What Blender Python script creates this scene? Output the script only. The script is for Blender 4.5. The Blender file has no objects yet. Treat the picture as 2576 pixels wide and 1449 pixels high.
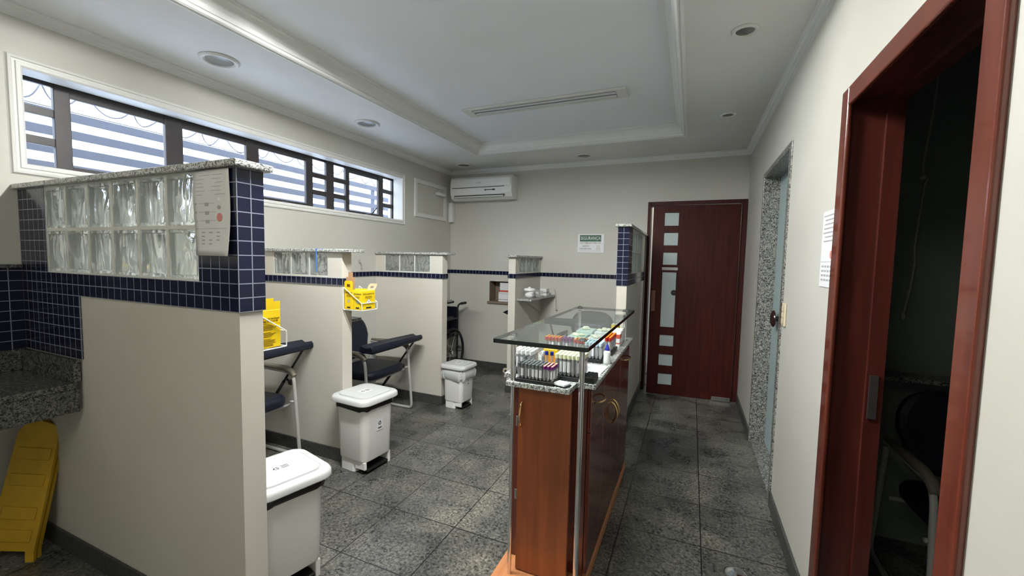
import bpy, bmesh, math, random
from mathutils import Vector, Matrix
random.seed(7)
PI = math.pi
S = bpy.context.scene
COL = S.collection

# ---------------------------------------------------------------- camera
cam_d = bpy.data.cameras.new('camera')
cam_d.sensor_fit = 'HORIZONTAL'; cam_d.sensor_width = 36.0
cam_d.lens = 36.0 * 1047.42 / 2576.0
cam_d.clip_start = 0.02; cam_d.clip_end = 200
cam = bpy.data.objects.new('camera', cam_d); COL.objects.link(cam)
R_ = Vector((0.9180066, 0.3960351, 0.0204957)); U_ = Vector((-0.0456911, 0.0542900, 0.9974793)); F_ = Vector((-0.3939241, 0.9166290, -0.0679338))
cam.matrix_world = Matrix(((R_.x, U_.x, -F_.x, 0), (R_.y, U_.y, -F_.y, 0), (R_.z, U_.z, -F_.z, 1.45), (0, 0, 0, 1)))
S.camera = cam

# ---------------------------------------------------------------- world, exposure
w = bpy.data.worlds.new('sky'); S.world = w; w.use_nodes = True
bg = w.node_tree.nodes['Background']
bg.inputs['Color'].default_value = (0.70, 0.82, 1.0, 1); bg.inputs['Strength'].default_value = 3.8
S.view_settings.view_transform = 'Standard'; S.view_settings.look = 'None'
S.view_settings.exposure = 1.36; S.view_settings.gamma = 1.0
LAMP = 28.0       # luminance of the lit ceiling tubes
LAMP2 = 2.6      # luminance of the added fill tubes behind the camera and the corridor tubes

# ---------------------------------------------------------------- materials
def nt(name):
    m = bpy.data.materials.new(name); m.use_nodes = True
    n = m.node_tree.nodes; l = m.node_tree.links
    return m, n, l, n['Principled BSDF']
def setp(b, col=None, rough=None, metal=None, **k):
    if col is not None: b.inputs['Base Color'].default_value = (*col, 1)
    if rough is not None: b.inputs['Roughness'].default_value = rough
    if metal is not None: b.inputs['Metallic'].default_value = metal
    for a, v in k.items(): b.inputs[a.replace('_', ' ')].default_value = v
def plain(name, col, rough=0.5, metal=0.0, bump=0.0, scale=200, var=0.0, **k):
    m, n, l, b = nt(name); setp(b, col, rough, metal, **k)
    tc = n.new('ShaderNodeTexCoord')
    nz = n.new('ShaderNodeTexNoise'); nz.inputs['Scale'].default_value = scale; nz.inputs['Detail'].default_value = 3
    l.new(tc.outputs['Object'], nz.inputs['Vector'])
    if var > 0:
        hs = n.new('ShaderNodeMixRGB'); hs.blend_type = 'MULTIPLY'; hs.inputs[0].default_value = 1
        mr = n.new('ShaderNodeMapRange'); mr.inputs[3].default_value = 1 - var; mr.inputs[4].default_value = 1 + var
        l.new(nz.outputs['Fac'], mr.inputs[0]); hs.inputs[1].default_value = (*col, 1); l.new(mr.outputs[0], hs.inputs[2]); l.new(hs.outputs[0], b.inputs['Base Color'])
    if bump > 0:
        bp = n.new('ShaderNodeBump'); bp.inputs['Strength'].default_value = bump; bp.inputs['Distance'].default_value = 0.002
        l.new(nz.outputs['Fac'], bp.inputs['Height']); l.new(bp.outputs[0], b.inputs['Normal'])
    return m
def emis(name, col, s):
    m, n, l, b = nt(name); setp(b, (0.8, 0.8, 0.8), 0.4); b.inputs['Emission Color'].default_value = (*col, 1); b.inputs['Emission Strength'].default_value = s; return m
def math_(n, l, op, a, b_=None):
    x = n.new('ShaderNodeMath'); x.operation = op
    for i, v in enumerate((a, b_)):
        if v is None: continue
        if isinstance(v, (int, float)): x.inputs[i].default_value = v
        else: l.new(v, x.inputs[i])
    return x.outputs[0]
def grid_mask(n, l, pitch, off, wid):
    """joint lines of a square tile grid fixed in the world, on faces of any axis"""
    g = n.new('ShaderNodeNewGeometry')
    sp = n.new('ShaderNodeSeparateXYZ'); l.new(g.outputs['Position'], sp.inputs[0])
    sn = n.new('ShaderNodeSeparateXYZ'); l.new(g.outputs['True Normal'], sn.inputs[0])
    out = None
    for i in range(3):
        t = math_(n, l, 'DIVIDE', math_(n, l, 'SUBTRACT', sp.outputs[i], off[i]), pitch[i])
        f = math_(n, l, 'ABSOLUTE', math_(n, l, 'SUBTRACT', math_(n, l, 'FRACT', t), 0.5))
        line = math_(n, l, 'GREATER_THAN', f, 0.5 - wid / pitch[i] / 2)
        side = math_(n, l, 'LESS_THAN', math_(n, l, 'ABSOLUTE', sn.outputs[i]), 0.5)
        q = math_(n, l, 'MULTIPLY', line, side)
        out = q if out is None else math_(n, l, 'MAXIMUM', out, q)
    return g, out
def tile_mat(name, ox, oy, oz, p=0.049):
    m, n, l, b = nt(name)
    g, mask = grid_mask(n, l, (p, p, p), (ox, oy, oz), 0.0036)
    mx = n.new('ShaderNodeMixRGB'); l.new(mask, mx.inputs[0]); mx.inputs[1].default_value = (0.007, 0.009, 0.027, 1); mx.inputs[2].default_value = (0.22, 0.235, 0.29, 1)
    l.new(mx.outputs[0], b.inputs['Base Color'])
    l.new(math_(n, l, 'ADD', math_(n, l, 'MULTIPLY', mask, 0.6), 0.13), b.inputs['Roughness'])
    b.inputs['Specular IOR Level'].default_value = 0.32
    g2, soft = grid_mask(n, l, (p, p, p), (ox, oy, oz), 0.007)
    bp = n.new('ShaderNodeBump'); bp.invert = True; bp.inputs['Strength'].default_value = 0.5; bp.inputs['Distance'].default_value = 0.0015
    l.new(soft, bp.inputs['Height']); l.new(bp.outputs[0], b.inputs['Normal'])
    return m
def granite(name, c1, c2, c3, scale=150, rough=0.25):
    m, n, l, b = nt(name); setp(b, rough=rough)
    tc = n.new('ShaderNodeTexCoord')
    a = n.new('ShaderNodeTexNoise'); a.inputs['Scale'].default_value = scale; a.inputs['Detail'].default_value = 4; a.inputs['Distortion'].default_value = 1.2
    v = n.new('ShaderNodeTexVoronoi'); v.inputs['Scale'].default_value = scale * 0.8
    l.new(tc.outputs['Object'], a.inputs['Vector']); l.new(tc.outputs['Object'], v.inputs['Vector'])
    r = n.new('ShaderNodeValToRGB'); e = r.color_ramp.elements
    e[0].position = 0.40; e[0].color = (*c1, 1); e[1].position = 0.60; e[1].color = (*c3, 1)
    x = e.new(0.48); x.color = (*c2, 1)
    l.new(a.outputs['Fac'], r.inputs[0])
    mx = n.new('ShaderNodeMixRGB'); mx.blend_type = 'MULTIPLY'; mx.inputs[0].default_value = 0.7
    cr = n.new('ShaderNodeValToRGB'); cr.color_ramp.elements[0].position = 0.0; cr.color_ramp.elements[0].color = (0.35, 0.35, 0.35, 1); cr.color_ramp.elements[1].position = 0.5
    l.new(v.outputs['Distance'], cr.inputs[0]); l.new(r.outputs[0], mx.inputs[1]); l.new(cr.outputs[0], mx.inputs[2]); l.new(mx.outputs[0], b.inputs['Base Color'])
    return m
def paint(name, col, rough=0.55, warm=None):
    """wall paint with faint roller texture and soft uneven wear"""
    m, n, l, b = nt(name); setp(b, col, rough)
    g = n.new('ShaderNodeNewGeometry')
    a = n.new('ShaderNodeTexNoise'); a.inputs['Scale'].default_value = 1.3; a.inputs['Detail'].default_value = 5
    c = n.new('ShaderNodeTexNoise'); c.inputs['Scale'].default_value = 260; c.inputs['Detail'].default_value = 2
    l.new(g.outputs['Position'], a.inputs['Vector']); l.new(g.outputs['Position'], c.inputs['Vector'])
    mr = n.new('ShaderNodeMapRange'); mr.inputs[1].default_value = 0.3; mr.inputs[2].default_value = 0.7
    l.new(a.outputs['Fac'], mr.inputs[0])
    mx = n.new('ShaderNodeMixRGB'); mx.inputs[1].default_value = (*col, 1)
    wv = warm or tuple(x * y for x, y in zip(col, (0.94, 0.93, 0.90)))
    mx.inputs[2].default_value = (*wv, 1); l.new(mr.outputs[0], mx.inputs[0]); l.new(mx.outputs[0], b.inputs['Base Color'])
    bp = n.new('ShaderNodeBump'); bp.inputs['Strength'].default_value = 0.12; bp.inputs['Distance'].default_value = 0.001
    l.new(c.outputs['Fac'], bp.inputs['Height']); l.new(bp.outputs[0], b.inputs['Normal'])
    return m
def wood(name, c1, c2, rough=0.22, axis='Z', scale=6.0, coat=0.4, plank=0.0):
    m, n, l, b = nt(name); setp(b, c1, rough); b.inputs['Coat Weight'].default_value = coat; b.inputs['Coat Roughness'].default_value = 0.08
    tc = n.new('ShaderNodeTexCoord'); mp = n.new('ShaderNodeMapping')
    st = {'Z': (9, 9, 0.55), 'Y': (9, 0.55, 9), 'X': (0.55, 9, 9)}[axis]
    mp.inputs['Scale'].default_value = st
    l.new(tc.outputs['Object'], mp.inputs[0])
    a = n.new('ShaderNodeTexNoise'); a.inputs['Scale'].default_value = scale; a.inputs['Detail'].default_value = 6; a.inputs['Distortion'].default_value = 0.6
    l.new(mp.outputs[0], a.inputs['Vector'])
    r = n.new('ShaderNodeValToRGB'); r.color_ramp.elements[0].position = 0.32; r.color_ramp.elements[0].color = (*c1, 1); r.color_ramp.elements[1].position = 0.68; r.color_ramp.elements[1].color = (*c2, 1)
    l.new(a.outputs['Fac'], r.inputs[0]); l.new(r.outputs[0], b.inputs['Base Color'])
    return m
def sheer(name, tint=(1, 1, 1), gloss=0.08, rough=0.02, haze=0.0, hcol=(0.8, 0.85, 0.85)):
    """clear thin pane: straight transmission, fresnel reflection, a little surface haze"""
    m = bpy.data.materials.new(name); m.use_nodes = True; n = m.node_tree.nodes; l = m.node_tree.links; n.clear()
    o = n.new('ShaderNodeOutputMaterial'); t = n.new('ShaderNodeBsdfTransparent'); t.inputs[0].default_value = (*tint, 1)
    g = n.new('ShaderNodeBsdfGlossy'); g.inputs['Roughness'].default_value = rough
    f = n.new('ShaderNodeLayerWeight'); f.inputs['Blend'].default_value = 0.5
    fr = math_(n, l, 'ADD', math_(n, l, 'MULTIPLY', math_(n, l, 'POWER', f.outputs['Facing'], 5.0), 0.9), 0.04)
    last = t.outputs[0]
    if haze > 0:
        d = n.new('ShaderNodeBsdfDiffuse'); d.inputs[0].default_value = (*hcol, 1)
        h = n.new('ShaderNodeMixShader'); h.inputs[0].default_value = haze; l.new(last, h.inputs[1]); l.new(d.outputs[0], h.inputs[2]); last = h.outputs[0]
    mx = n.new('ShaderNodeMixShader'); l.new(fr, mx.inputs[0]); l.new(last, mx.inputs[1]); l.new(g.outputs[0], mx.inputs[2])
    l.new(mx.outputs[0], o.inputs[0]); return m
def wavy_glass(name):
    m = bpy.data.materials.new(name); m.use_nodes = True; n = m.node_tree.nodes; l = m.node_tree.links; n.clear()
    o = n.new('ShaderNodeOutputMaterial'); g = n.new('ShaderNodeBsdfGlass'); g.inputs['IOR'].default_value = 1.33; g.inputs['Roughness'].default_value = 0.03; g.inputs[0].default_value = (0.97, 0.985, 0.98, 1)
    d = n.new('ShaderNodeBsdfTranslucent'); d.inputs[0].default_value = (0.86, 0.88, 0.86, 1)
    d2 = n.new('ShaderNodeBsdfDiffuse'); d2.inputs[0].default_value = (0.76, 0.78, 0.76, 1)
    tc = n.new('ShaderNodeTexCoord'); mp = n.new('ShaderNodeMapping'); mp.inputs['Scale'].default_value = (1.0, 1.0, 0.42); mp.inputs['Rotation'].default_value = (0, 0.22, 0)
    l.new(tc.outputs['Object'], mp.inputs[0])
    a = n.new('ShaderNodeTexNoise'); a.inputs['Scale'].default_value = 14; a.inputs['Detail'].default_value = 0.0; a.inputs['Distortion'].default_value = 1.3
    l.new(mp.outputs[0], a.inputs['Vector'])
    bp = n.new('ShaderNodeBump'); bp.inputs['Strength'].default_value = 1.0; bp.inputs['Distance'].default_value = 0.055
    l.new(a.outputs['Fac'], bp.inputs['Height'])
    l.new(bp.outputs[0], g.inputs['Normal'])
    ad = n.new('ShaderNodeMixShader'); ad.inputs[0].default_value = 0.5; l.new(d.outputs[0], ad.inputs[1]); l.new(d2.outputs[0], ad.inputs[2])
    mx = n.new('ShaderNodeMixShader'); mx.inputs[0].default_value = 0.26; l.new(g.outputs[0], mx.inputs[1]); l.new(ad.outputs[0], mx.inputs[2])
    l.new(mx.outputs[0], o.inputs[0]); return m
def floor_mat():
    m, n, l, b = nt('floor_granite')
    g, mask = grid_mask(n, l, (0.407, 0.4, 10), (-1.52, 1.87, 0.5), 0.006)
    def noise(sc, det, dist=0):
        a = n.new('ShaderNodeTexNoise'); a.inputs['Scale'].default_value = sc; a.inputs['Detail'].default_value = det; a.inputs['Distortion'].default_value = dist
        l.new(g.outputs['Position'], a.inputs['Vector']); return a
    fine = noise(75, 5, 0.8); mid = noise(5, 6, 0.3); big = noise(1.6, 5, 0.3)
    r = n.new('ShaderNodeValToRGB'); e = r.color_ramp.elements; e[0].position = 0.33; e[0].color = (0.022, 0.023, 0.024, 1); e[1].position = 0.70; e[1].color = (0.21, 0.21, 0.20, 1)
    l.new(fine.outputs['Fac'], r.inputs[0])
    r2 = n.new('ShaderNodeValToRGB'); e = r2.color_ramp.elements; e[0].position = 0.25; e[0].color = (0.50, 0.53, 0.57, 1); e[1].position = 0.78; e[1].color = (1.50, 1.45, 1.32, 1)
    l.new(mid.outputs['Fac'], r2.inputs[0])
    r3 = n.new('ShaderNodeValToRGB'); e = r3.color_ramp.elements; e[0].position = 0.38; e[0].color = (0.6, 0.62, 0.64, 1); e[1].position = 0.62; e[1].color = (1.25, 1.22, 1.12, 1)
    l.new(big.outputs['Fac'], r3.inputs[0])
    a = n.new('ShaderNodeMixRGB'); a.blend_type = 'MULTIPLY'; a.inputs[0].default_value = 1; l.new(r.outputs[0], a.inputs[1]); l.new(r2.outputs[0], a.inputs[2])
    c = n.new('ShaderNodeMixRGB'); c.blend_type = 'MULTIPLY'; c.inputs[0].default_value = 1; l.new(a.outputs[0], c.inputs[1]); l.new(r3.outputs[0], c.inputs[2])
    sp = n.new('ShaderNodeSeparateXYZ'); l.new(g.outputs['Position'], sp.inputs[0]); cx = n.new('ShaderNodeCombineXYZ')
    for i_, (p_, o_) in enumerate(((0.407, -1.52), (0.4, 1.87))): l.new(math_(n, l, 'FLOOR', math_(n, l, 'DIVIDE', math_(n, l, 'SUBTRACT', sp.outputs[i_], o_), p_)), cx.inputs[i_])
    wn = n.new('ShaderNodeTexWhiteNoise'); l.new(cx.outputs[0], wn.inputs['Vector'])
    tv = math_(n, l, 'ADD', math_(n, l, 'MULTIPLY', wn.outputs['Value'], 0.45), 0.78)
    c2 = n.new('ShaderNodeMixRGB'); c2.blend_type = 'MULTIPLY'; c2.inputs[0].default_value = 1; l.new(c.outputs[0], c2.inputs[1]); l.new(tv, c2.inputs[2]); c = c2
    j = n.new('ShaderNodeMixRGB'); l.new(mask, j.inputs[0]); l.new(c.outputs[0], j.inputs[1]); j.inputs[2].default_value = (0.012, 0.012, 0.012, 1)
    l.new(j.outputs[0], b.inputs['Base Color'])
    mr = n.new('ShaderNodeMapRange'); mr.inputs[3].default_value = 0.16; mr.inputs[4].default_value = 0.42; l.new(mid.outputs['Fac'], mr.inputs[0]); l.new(mr.outputs[0], b.inputs['Roughness'])
    bp = n.new('ShaderNodeBump'); bp.invert = True; bp.inputs['Strength'].default_value = 0.4; bp.inputs['Distance'].default_value = 0.001
    l.new(mask, bp.inputs['Height']); l.new(bp.outputs[0], b.inputs['Normal'])
    return m

M = {}
M['wall'] = paint('wall_paint', (0.54, 0.535, 0.49)); M['ceil'] = paint('ceiling_paint', (0.76, 0.765, 0.76), 0.6); M['ceiltray_bluelit'] = paint('ceiling_tray_blue_light', (0.83, 0.87, 0.93), 0.6)  # tray colour carries the bluish light that falls on it
M['plaster'] = paint('partition_paint', (0.58, 0.56, 0.505)); M['trim'] = plain('white_trim', (0.68, 0.68, 0.65), 0.45)
M['cornice'] = plain('plaster_moulding', (0.76, 0.77, 0.76), 0.5)
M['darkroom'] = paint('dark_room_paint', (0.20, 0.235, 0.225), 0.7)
M['floor'] = floor_mat()
M['base'] = granite('dark_granite', (0.02, 0.022, 0.022), (0.05, 0.052, 0.05), (0.09, 0.09, 0.085), 130, 0.35)
M['granite'] = granite('grey_granite', (0.05, 0.05, 0.05), (0.36, 0.37, 0.36), (0.62, 0.63, 0.60), 130, 0.2)
M['granite_mid'] = granite('grey_granite_frame', (0.04, 0.04, 0.038), (0.17, 0.17, 0.16), (0.36, 0.36, 0.33), 95, 0.25)
M['granite_dark'] = granite('polished_grey_granite', (0.02, 0.02, 0.019), (0.075, 0.076, 0.07), (0.16, 0.16, 0.145), 100, 0.2)
M['winframe'] = plain('painted_iron', (0.035, 0.030, 0.030), 0.45, var=0.25, scale=20)
M['pane'] = sheer('window_glass', (0.97, 0.98, 1.0), haze=0.05, hcol=(0.7, 0.75, 0.85))
M['slat'] = plain('fence_slat', (0.040, 0.044, 0.062), 0.6, var=0.2, scale=8)
M['wire'] = plain('dark_wire', (0.05, 0.05, 0.06), 0.5)
M['block'] = wavy_glass('glass_block'); M['mortar'] = plain('white_grout', (0.62, 0.63, 0.58), 0.6)
M['mahogany'] = wood('mahogany_dark', (0.032, 0.0045, 0.0035), (0.060, 0.009, 0.006), 0.5, 'Z', 5, 0.0)
M['mahogany'].node_tree.nodes['Principled BSDF'].inputs['Specular IOR Level'].default_value = 0.2
M['casing'] = wood('mahogany_casing', (0.095, 0.018, 0.010), (0.15, 0.033, 0.018), 0.25, 'Z', 4, 0.5)
M['jamb'] = wood('mahogany_jamb_shaded', (0.050, 0.009, 0.006), (0.085, 0.016, 0.011), 0.35, 'Z', 4, 0.1)  # casing wood darkened to hold the shade inside the doorway
M['cab'] = wood('cabinet_wood', (0.20, 0.052, 0.012), (0.28, 0.074, 0.018), 0.38, 'Z', 3, 0.25)
M['cabdark'] = wood('cabinet_red_wood', (0.085, 0.014, 0.008), (0.13, 0.024, 0.012), 0.2, 'Z', 3, 0.6)
M['plinth'] = wood('raw_wood', (0.42, 0.16, 0.06), (0.56, 0.24, 0.10), 0.45, 'Y', 4, 0.1)
M['brass'] = plain('gold_handle', (0.62, 0.42, 0.20), 0.25, 1.0)
M['chrome'] = plain('chrome', (0.75, 0.75, 0.76), 0.12, 1.0)
M['steel'] = plain('grey_painted_steel', (0.40, 0.40, 0.38), 0.4)
M['white'] = plain('white_plastic', (0.74, 0.75, 0.74), 0.35); M['bin'] = plain('bin_plastic', (0.80, 0.80, 0.77), 0.38)
M['lid'] = plain('bin_lid_plastic', (0.56, 0.57, 0.57), 0.3)
M['navy'] = plain('navy_vinyl', (0.006, 0.008, 0.018), 0.5, bump=0.2, scale=300, Specular_IOR_Level=0.3)
M['black'] = plain('black_plastic', (0.010, 0.010, 0.011), 0.35); M['rubber'] = plain('black_rubber', (0.012, 0.012, 0.012), 0.7)
M['taupe'] = plain('taupe_plastic', (0.16, 0.145, 0.11), 0.5)
M['bag_black'] = plain('black_bin_liner', (0.006, 0.006, 0.008), 0.3, bump=0.6, scale=30)
M['bag_white'] = sheer('white_bin_liner', (0.75, 0.76, 0.76), rough=0.2, haze=0.55, hcol=(0.8, 0.82, 0.82))
M['yellow'] = plain('yellow_cardboard', (0.80, 0.56, 0.004), 0.5); M['kraft'] = plain('brown_cardboard', (0.42, 0.25, 0.13), 0.7)
M['pink'] = plain('salmon_cardboard', (0.78, 0.42, 0.28), 0.7)
M['signy'] = plain('yellow_sign_plastic', (0.50, 0.30, 0.012), 0.5, var=0.2, scale=15)
M['ink'] = plain('black_ink', (0.02, 0.02, 0.02), 0.6); M['inkb'] = plain('brown_ink', (0.16, 0.09, 0.0), 0.6); M['inkg'] = plain('grey_ink', (0.36, 0.37, 0.37), 0.6)
M['paper'] = plain('paper', (0.74, 0.75, 0.77), 0.55); M['paperg'] = plain('laminated_paper', (0.62, 0.62, 0.60), 0.3)
M['red'] = plain('red_print', (0.55, 0.09, 0.06), 0.5); M['green'] = plain('green_print', (0.015, 0.10, 0.05), 0.5); M['bluec'] = plain('blue_plastic', (0.01, 0.02, 0.28), 0.35)
M['pinkp'] = plain('pale_pink_print', (0.62, 0.24, 0.20), 0.6)
M['purple'] = plain('purple_cap', (0.16, 0.012, 0.16), 0.35); M['cream'] = plain('cream_cap', (0.78, 0.78, 0.55), 0.35); M['greyc'] = plain('grey_cap', (0.13, 0.145, 0.15), 0.4)
M['whitec'] = plain('white_cap', (0.84, 0.85, 0.85), 0.3); M['redc'] = plain('red_cap', (0.45, 0.015, 0.008), 0.3); M['orangec'] = plain('orange_cap', (0.85, 0.33, 0.02), 0.35)
M['peach'] = plain('peach_cap_top', (0.85, 0.50, 0.32), 0.4); M['orangeb'] = plain('orange_box_print', (0.85, 0.34, 0.03), 0.5); M['ltblue'] = plain('pale_blue_cap', (0.55, 0.68, 0.78), 0.35)
M['mint'] = plain('mint_carton', (0.55, 0.70, 0.63), 0.5); M['glove'] = plain('latex_glove', (0.76, 0.74, 0.58), 0.6)
M['tube'] = sheer('tube_plastic', (0.90, 0.90, 0.92), haze=0.30, hcol=(0.75, 0.75, 0.78)); M['label'] = plain('tube_label', (0.72, 0.71, 0.73), 0.6)
M['glasstop'] = sheer('clear_table_glass', (0.83, 0.90, 0.88), haze=0.03, hcol=(0.5, 0.6, 0.56)); M['glassedge'] = plain('dark_glass_edge', (0.004, 0.009, 0.009), 0.08)
M['aqua'] = plain('frosted_aqua_glass', (0.36, 0.47, 0.47), 0.35, bump=0.2, scale=60)
M['frost'] = plain('frosted_pale_glass', (0.44, 0.52, 0.53), 0.25, bump=0.3, scale=40)
M['beige'] = plain('beige_plastic', (0.62, 0.55, 0.40), 0.45); M['brownplate'] = plain('dark_switch', (0.05, 0.03, 0.02), 0.4)
M['knob'] = plain('dark_knob', (0.025, 0.008, 0.006), 0.25); M['bluestrap'] = plain('blue_strap', (0.06, 0.18, 0.55), 0.6)
M['lens'] = plain('lamp_lens', (0.22, 0.23, 0.23), 0.2, 0.3); M['offtube'] = plain('unlit_tube', (0.62, 0.64, 0.66), 0.3); M['reflector'] = plain('lamp_reflector', (0.50, 0.50, 0.53), 0.35, 0.1)
M['lit'] = emis('lit_tube', (0.98, 0.985, 0.95), LAMP * 10); M['lit2'] = emis('lit_tube_fill_corridor', (1.0, 0.95, 0.84), LAMP2 * 10)
M['cord'] = plain('old_cord', (0.42, 0.42, 0.38), 0.7); M['jar'] = sheer('clear_jar', (0.95, 0.95, 0.95), haze=0.15); M['cotton'] = plain('cotton', (0.85, 0.85, 0.84), 0.9)
M['niche'] = plain('niche_wood', (0.20, 0.15, 0.11), 0.6)
M['acdark'] = plain('vent_dark', (0.05, 0.06, 0.07), 0.4)

# ---------------------------------------------------------------- mesh helpers
class MB:
    def __init__(s): s.bm = bmesh.new(); s.mi = 0
    def _tag(s, faces):
        for f in faces: f.material_index = s.mi
    def box(s, x0, x1, y0, y1, z0, z1, bev=0.0, seg=2, M_=None):
        r = bmesh.ops.create_cube(s.bm, size=1.0); vs = r['verts']
        for v in vs: v.co = Vector(((x0 + x1) / 2 + v.co.x * (x1 - x0), (y0 + y1) / 2 + v.co.y * (y1 - y0), (z0 + z1) / 2 + v.co.z * (z1 - z0)))
        fs = set(f for v in vs for f in v.link_faces)
        if bev > 0:
            es = list(set(e for v in vs for e in v.link_edges))
            q = bmesh.ops.bevel(s.bm, geom=es, offset=bev, segments=seg, profile=0.5, affect='EDGES')
            fs = set(f for f in q['faces']) | set(f for f in fs if f.is_valid); vs = list(set(v for f in fs for v in f.verts))
        s._tag(fs)
        if M_ is not None:
            for v in vs: v.co = M_ @ v.co
        return s
    def cyl(s, p0, p1, r0, r1=None, n=16, caps=True):
        p0 = Vector(p0); p1 = Vector(p1); r1 = r0 if r1 is None else r1
        d = p1 - p0; q = d.to_track_quat('Z', 'Y').to_matrix().to_4x4(); q.translation = (p0 + p1) / 2
        r = bmesh.ops.create_cone(s.bm, cap_ends=caps, segments=n, radius1=r0, radius2=r1, depth=d.length, matrix=q)
        fs = set(f for v in r['verts'] for f in v.link_faces); s._tag(fs)
        for f in fs:
            if len(f.verts) == 4: f.smooth = True
        return s
    def tube(s, pts, r, n=10, closed=False, fillet=0.0, fs_=5):
        P = [Vector(p) for p in pts]
        if fillet > 0:
            Q = []
            N = len(P)
            for i, p in enumerate(P):
                if not closed and i in (0, N - 1): Q.append(p); continue
                a = P[i - 1]; b = P[(i + 1) % N]
                fa = min(fillet, (a - p).length * .45); fb = min(fillet, (b - p).length * .45)
                A = p + (a - p).normalized() * fa; B = p + (b - p).normalized() * fb
                for k in range(fs_ + 1):
                    t = k / fs_; Q.append(A * (1 - t) ** 2 + p * 2 * t * (1 - t) + B * t ** 2)
            P = Q
        N = len(P); rings = []; up = None
        for i in range(N):
            if closed: t = (P[(i + 1) % N] - P[i - 1]).normalized()
            elif i == 0: t = (P[1] - P[0]).normalized()
            elif i == N - 1: t = (P[-1] - P[-2]).normalized()
            else: t = (P[i + 1] - P[i - 1]).normalized()
            if up is None:
                up = Vector((0, 0, 1)) if abs(t.z) < .9 else Vector((1, 0, 0))
            up = (up - t * up.dot(t)).normalized(); sd = t.cross(up)
            rr = r[i] if isinstance(r, (list, tuple)) else r
            rings.append([s.bm.verts.new(P[i] + (up * math.cos(2 * PI * k / n) + sd * math.sin(2 * PI * k / n)) * rr) for k in range(n)])
        fs = []
        for i in range(N if closed else N - 1):
            a = rings[i]; b = rings[(i + 1) % N]
            for k in range(n): fs.append(s.bm.faces.new((a[k], a[(k + 1) % n], b[(k + 1) % n], b[k])))
        for f in fs: f.smooth = True
        if not closed: fs.append(s.bm.faces.new(rings[0][::-1])); fs.append(s.bm.faces.new(rings[-1]))
        s._tag(fs); return s
    def poly(s, pts, ext):
        """flat polygon pts extruded by vector ext"""
        e = Vector(ext); a = [s.bm.verts.new(Vector(p)) for p in pts]; b = [s.bm.verts.new(Vector(p) + e) for p in pts]; n = len(a)
        fs = [s.bm.faces.new(a), s.bm.faces.new(b[::-1])] + [s.bm.faces.new((a[i], b[i], b[(i + 1) % n], a[(i + 1) % n])) for i in range(n)]
        s._tag(fs); return s
    def loft(s, rings, cap=True, smooth=True):
        R = [[s.bm.verts.new(Vector(p)) for p in rg] for rg in rings]; n = len(R[0]); fs = []
        for i in range(len(R) - 1):
            for k in range(n):
                f = s.bm.faces.new((R[i][k], R[i][(k + 1) % n], R[i + 1][(k + 1) % n], R[i + 1][k])); f.smooth = smooth; fs.append(f)
        if cap: fs.append(s.bm.faces.new(R[0][::-1])); fs.append(s.bm.faces.new(R[-1]))
        s._tag(fs); return s
    def lathe(s, prof, c=(0, 0, 0), n=20, axis='Z'):
        rings = []
        for r, z in prof:
            rg = []
            for k in range(n):
                a = 2 * PI * k / n; x, y = max(r, 1e-4) * math.cos(a), max(r, 1e-4) * math.sin(a)
                p = {'Z': (x, y, z), 'X': (z, x, y), 'Y': (y, z, x)}[axis]
                rg.append((c[0] + p[0], c[1] + p[1], c[2] + p[2]))
            rings.append(rg)
        return s.loft(rings)
    def sphere(s, c, r, sc=(1, 1, 1), n=12):
        q = bmesh.ops.create_uvsphere(s.bm, u_segments=n, v_segments=max(6, n // 2), radius=r)
        for v in q['verts']: v.co = Vector((c[0] + v.co.x * sc[0], c[1] + v.co.y * sc[1], c[2] + v.co.z * sc[2]))
        fs = set(f for v in q['verts'] for f in v.link_faces); s._tag(fs)
        for f in fs: f.smooth = True
        return s
    def obj(s, name, mat, parent=None, shift=(0, 0, 0), label=None):
        bmesh.ops.recalc_face_normals(s.bm, faces=s.bm.faces)
        for e_ in s.bm.edges:
            if len(e_.link_faces) == 2 and e_.calc_face_angle(0) > 0.75: e_.smooth = False
        sh = Vector(shift)
        for v in s.bm.verts: v.co -= sh
        me = bpy.data.meshes.new(name); s.bm.to_mesh(me); s.bm.free()
        for m_ in (mat if isinstance(mat, (list, tuple)) else [mat]): me.materials.append(m_)
        o = bpy.data.objects.new(name, me); COL.objects.link(o)
        if parent is not None: o.parent = parent
        else: o.location = sh
        if label: o['label'] = label
        return o
def tag(o, label=None, cat=None, group=None, kind=None):
    for k, v in (('label', label), ('category', cat), ('group', group), ('kind', kind)):
        if v: o[k] = v
    return o
def thing(name, label, cat, loc=(0, 0, 0), rz=0, group=None):
    o = bpy.data.objects.new(name, None); COL.objects.link(o); o.empty_display_size = 0.1
    o.location = loc; o.rotation_euler = (0, 0, rz); return tag(o, label, cat, group)
def struct(name, mb, mat, label=None, parent=None):
    o = mb.obj(name, mat, parent)
    if parent is None: o['kind'] = 'structure'
    return o
def copy_tree(root, loc=None, rz=None, label=None, group=None):
    r = root.copy(); COL.objects.link(r)
    if loc is not None: r.location = loc
    if rz is not None: r.rotation_euler = (0, 0, rz)
    if label: r['label'] = label
    if group: r['group'] = group
    for ch in list(root.children):
        c = ch.copy(); COL.objects.link(c); c.parent = r
        for g in list(ch.children):
            d = g.copy(); COL.objects.link(d); d.parent = c
    return r
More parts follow.
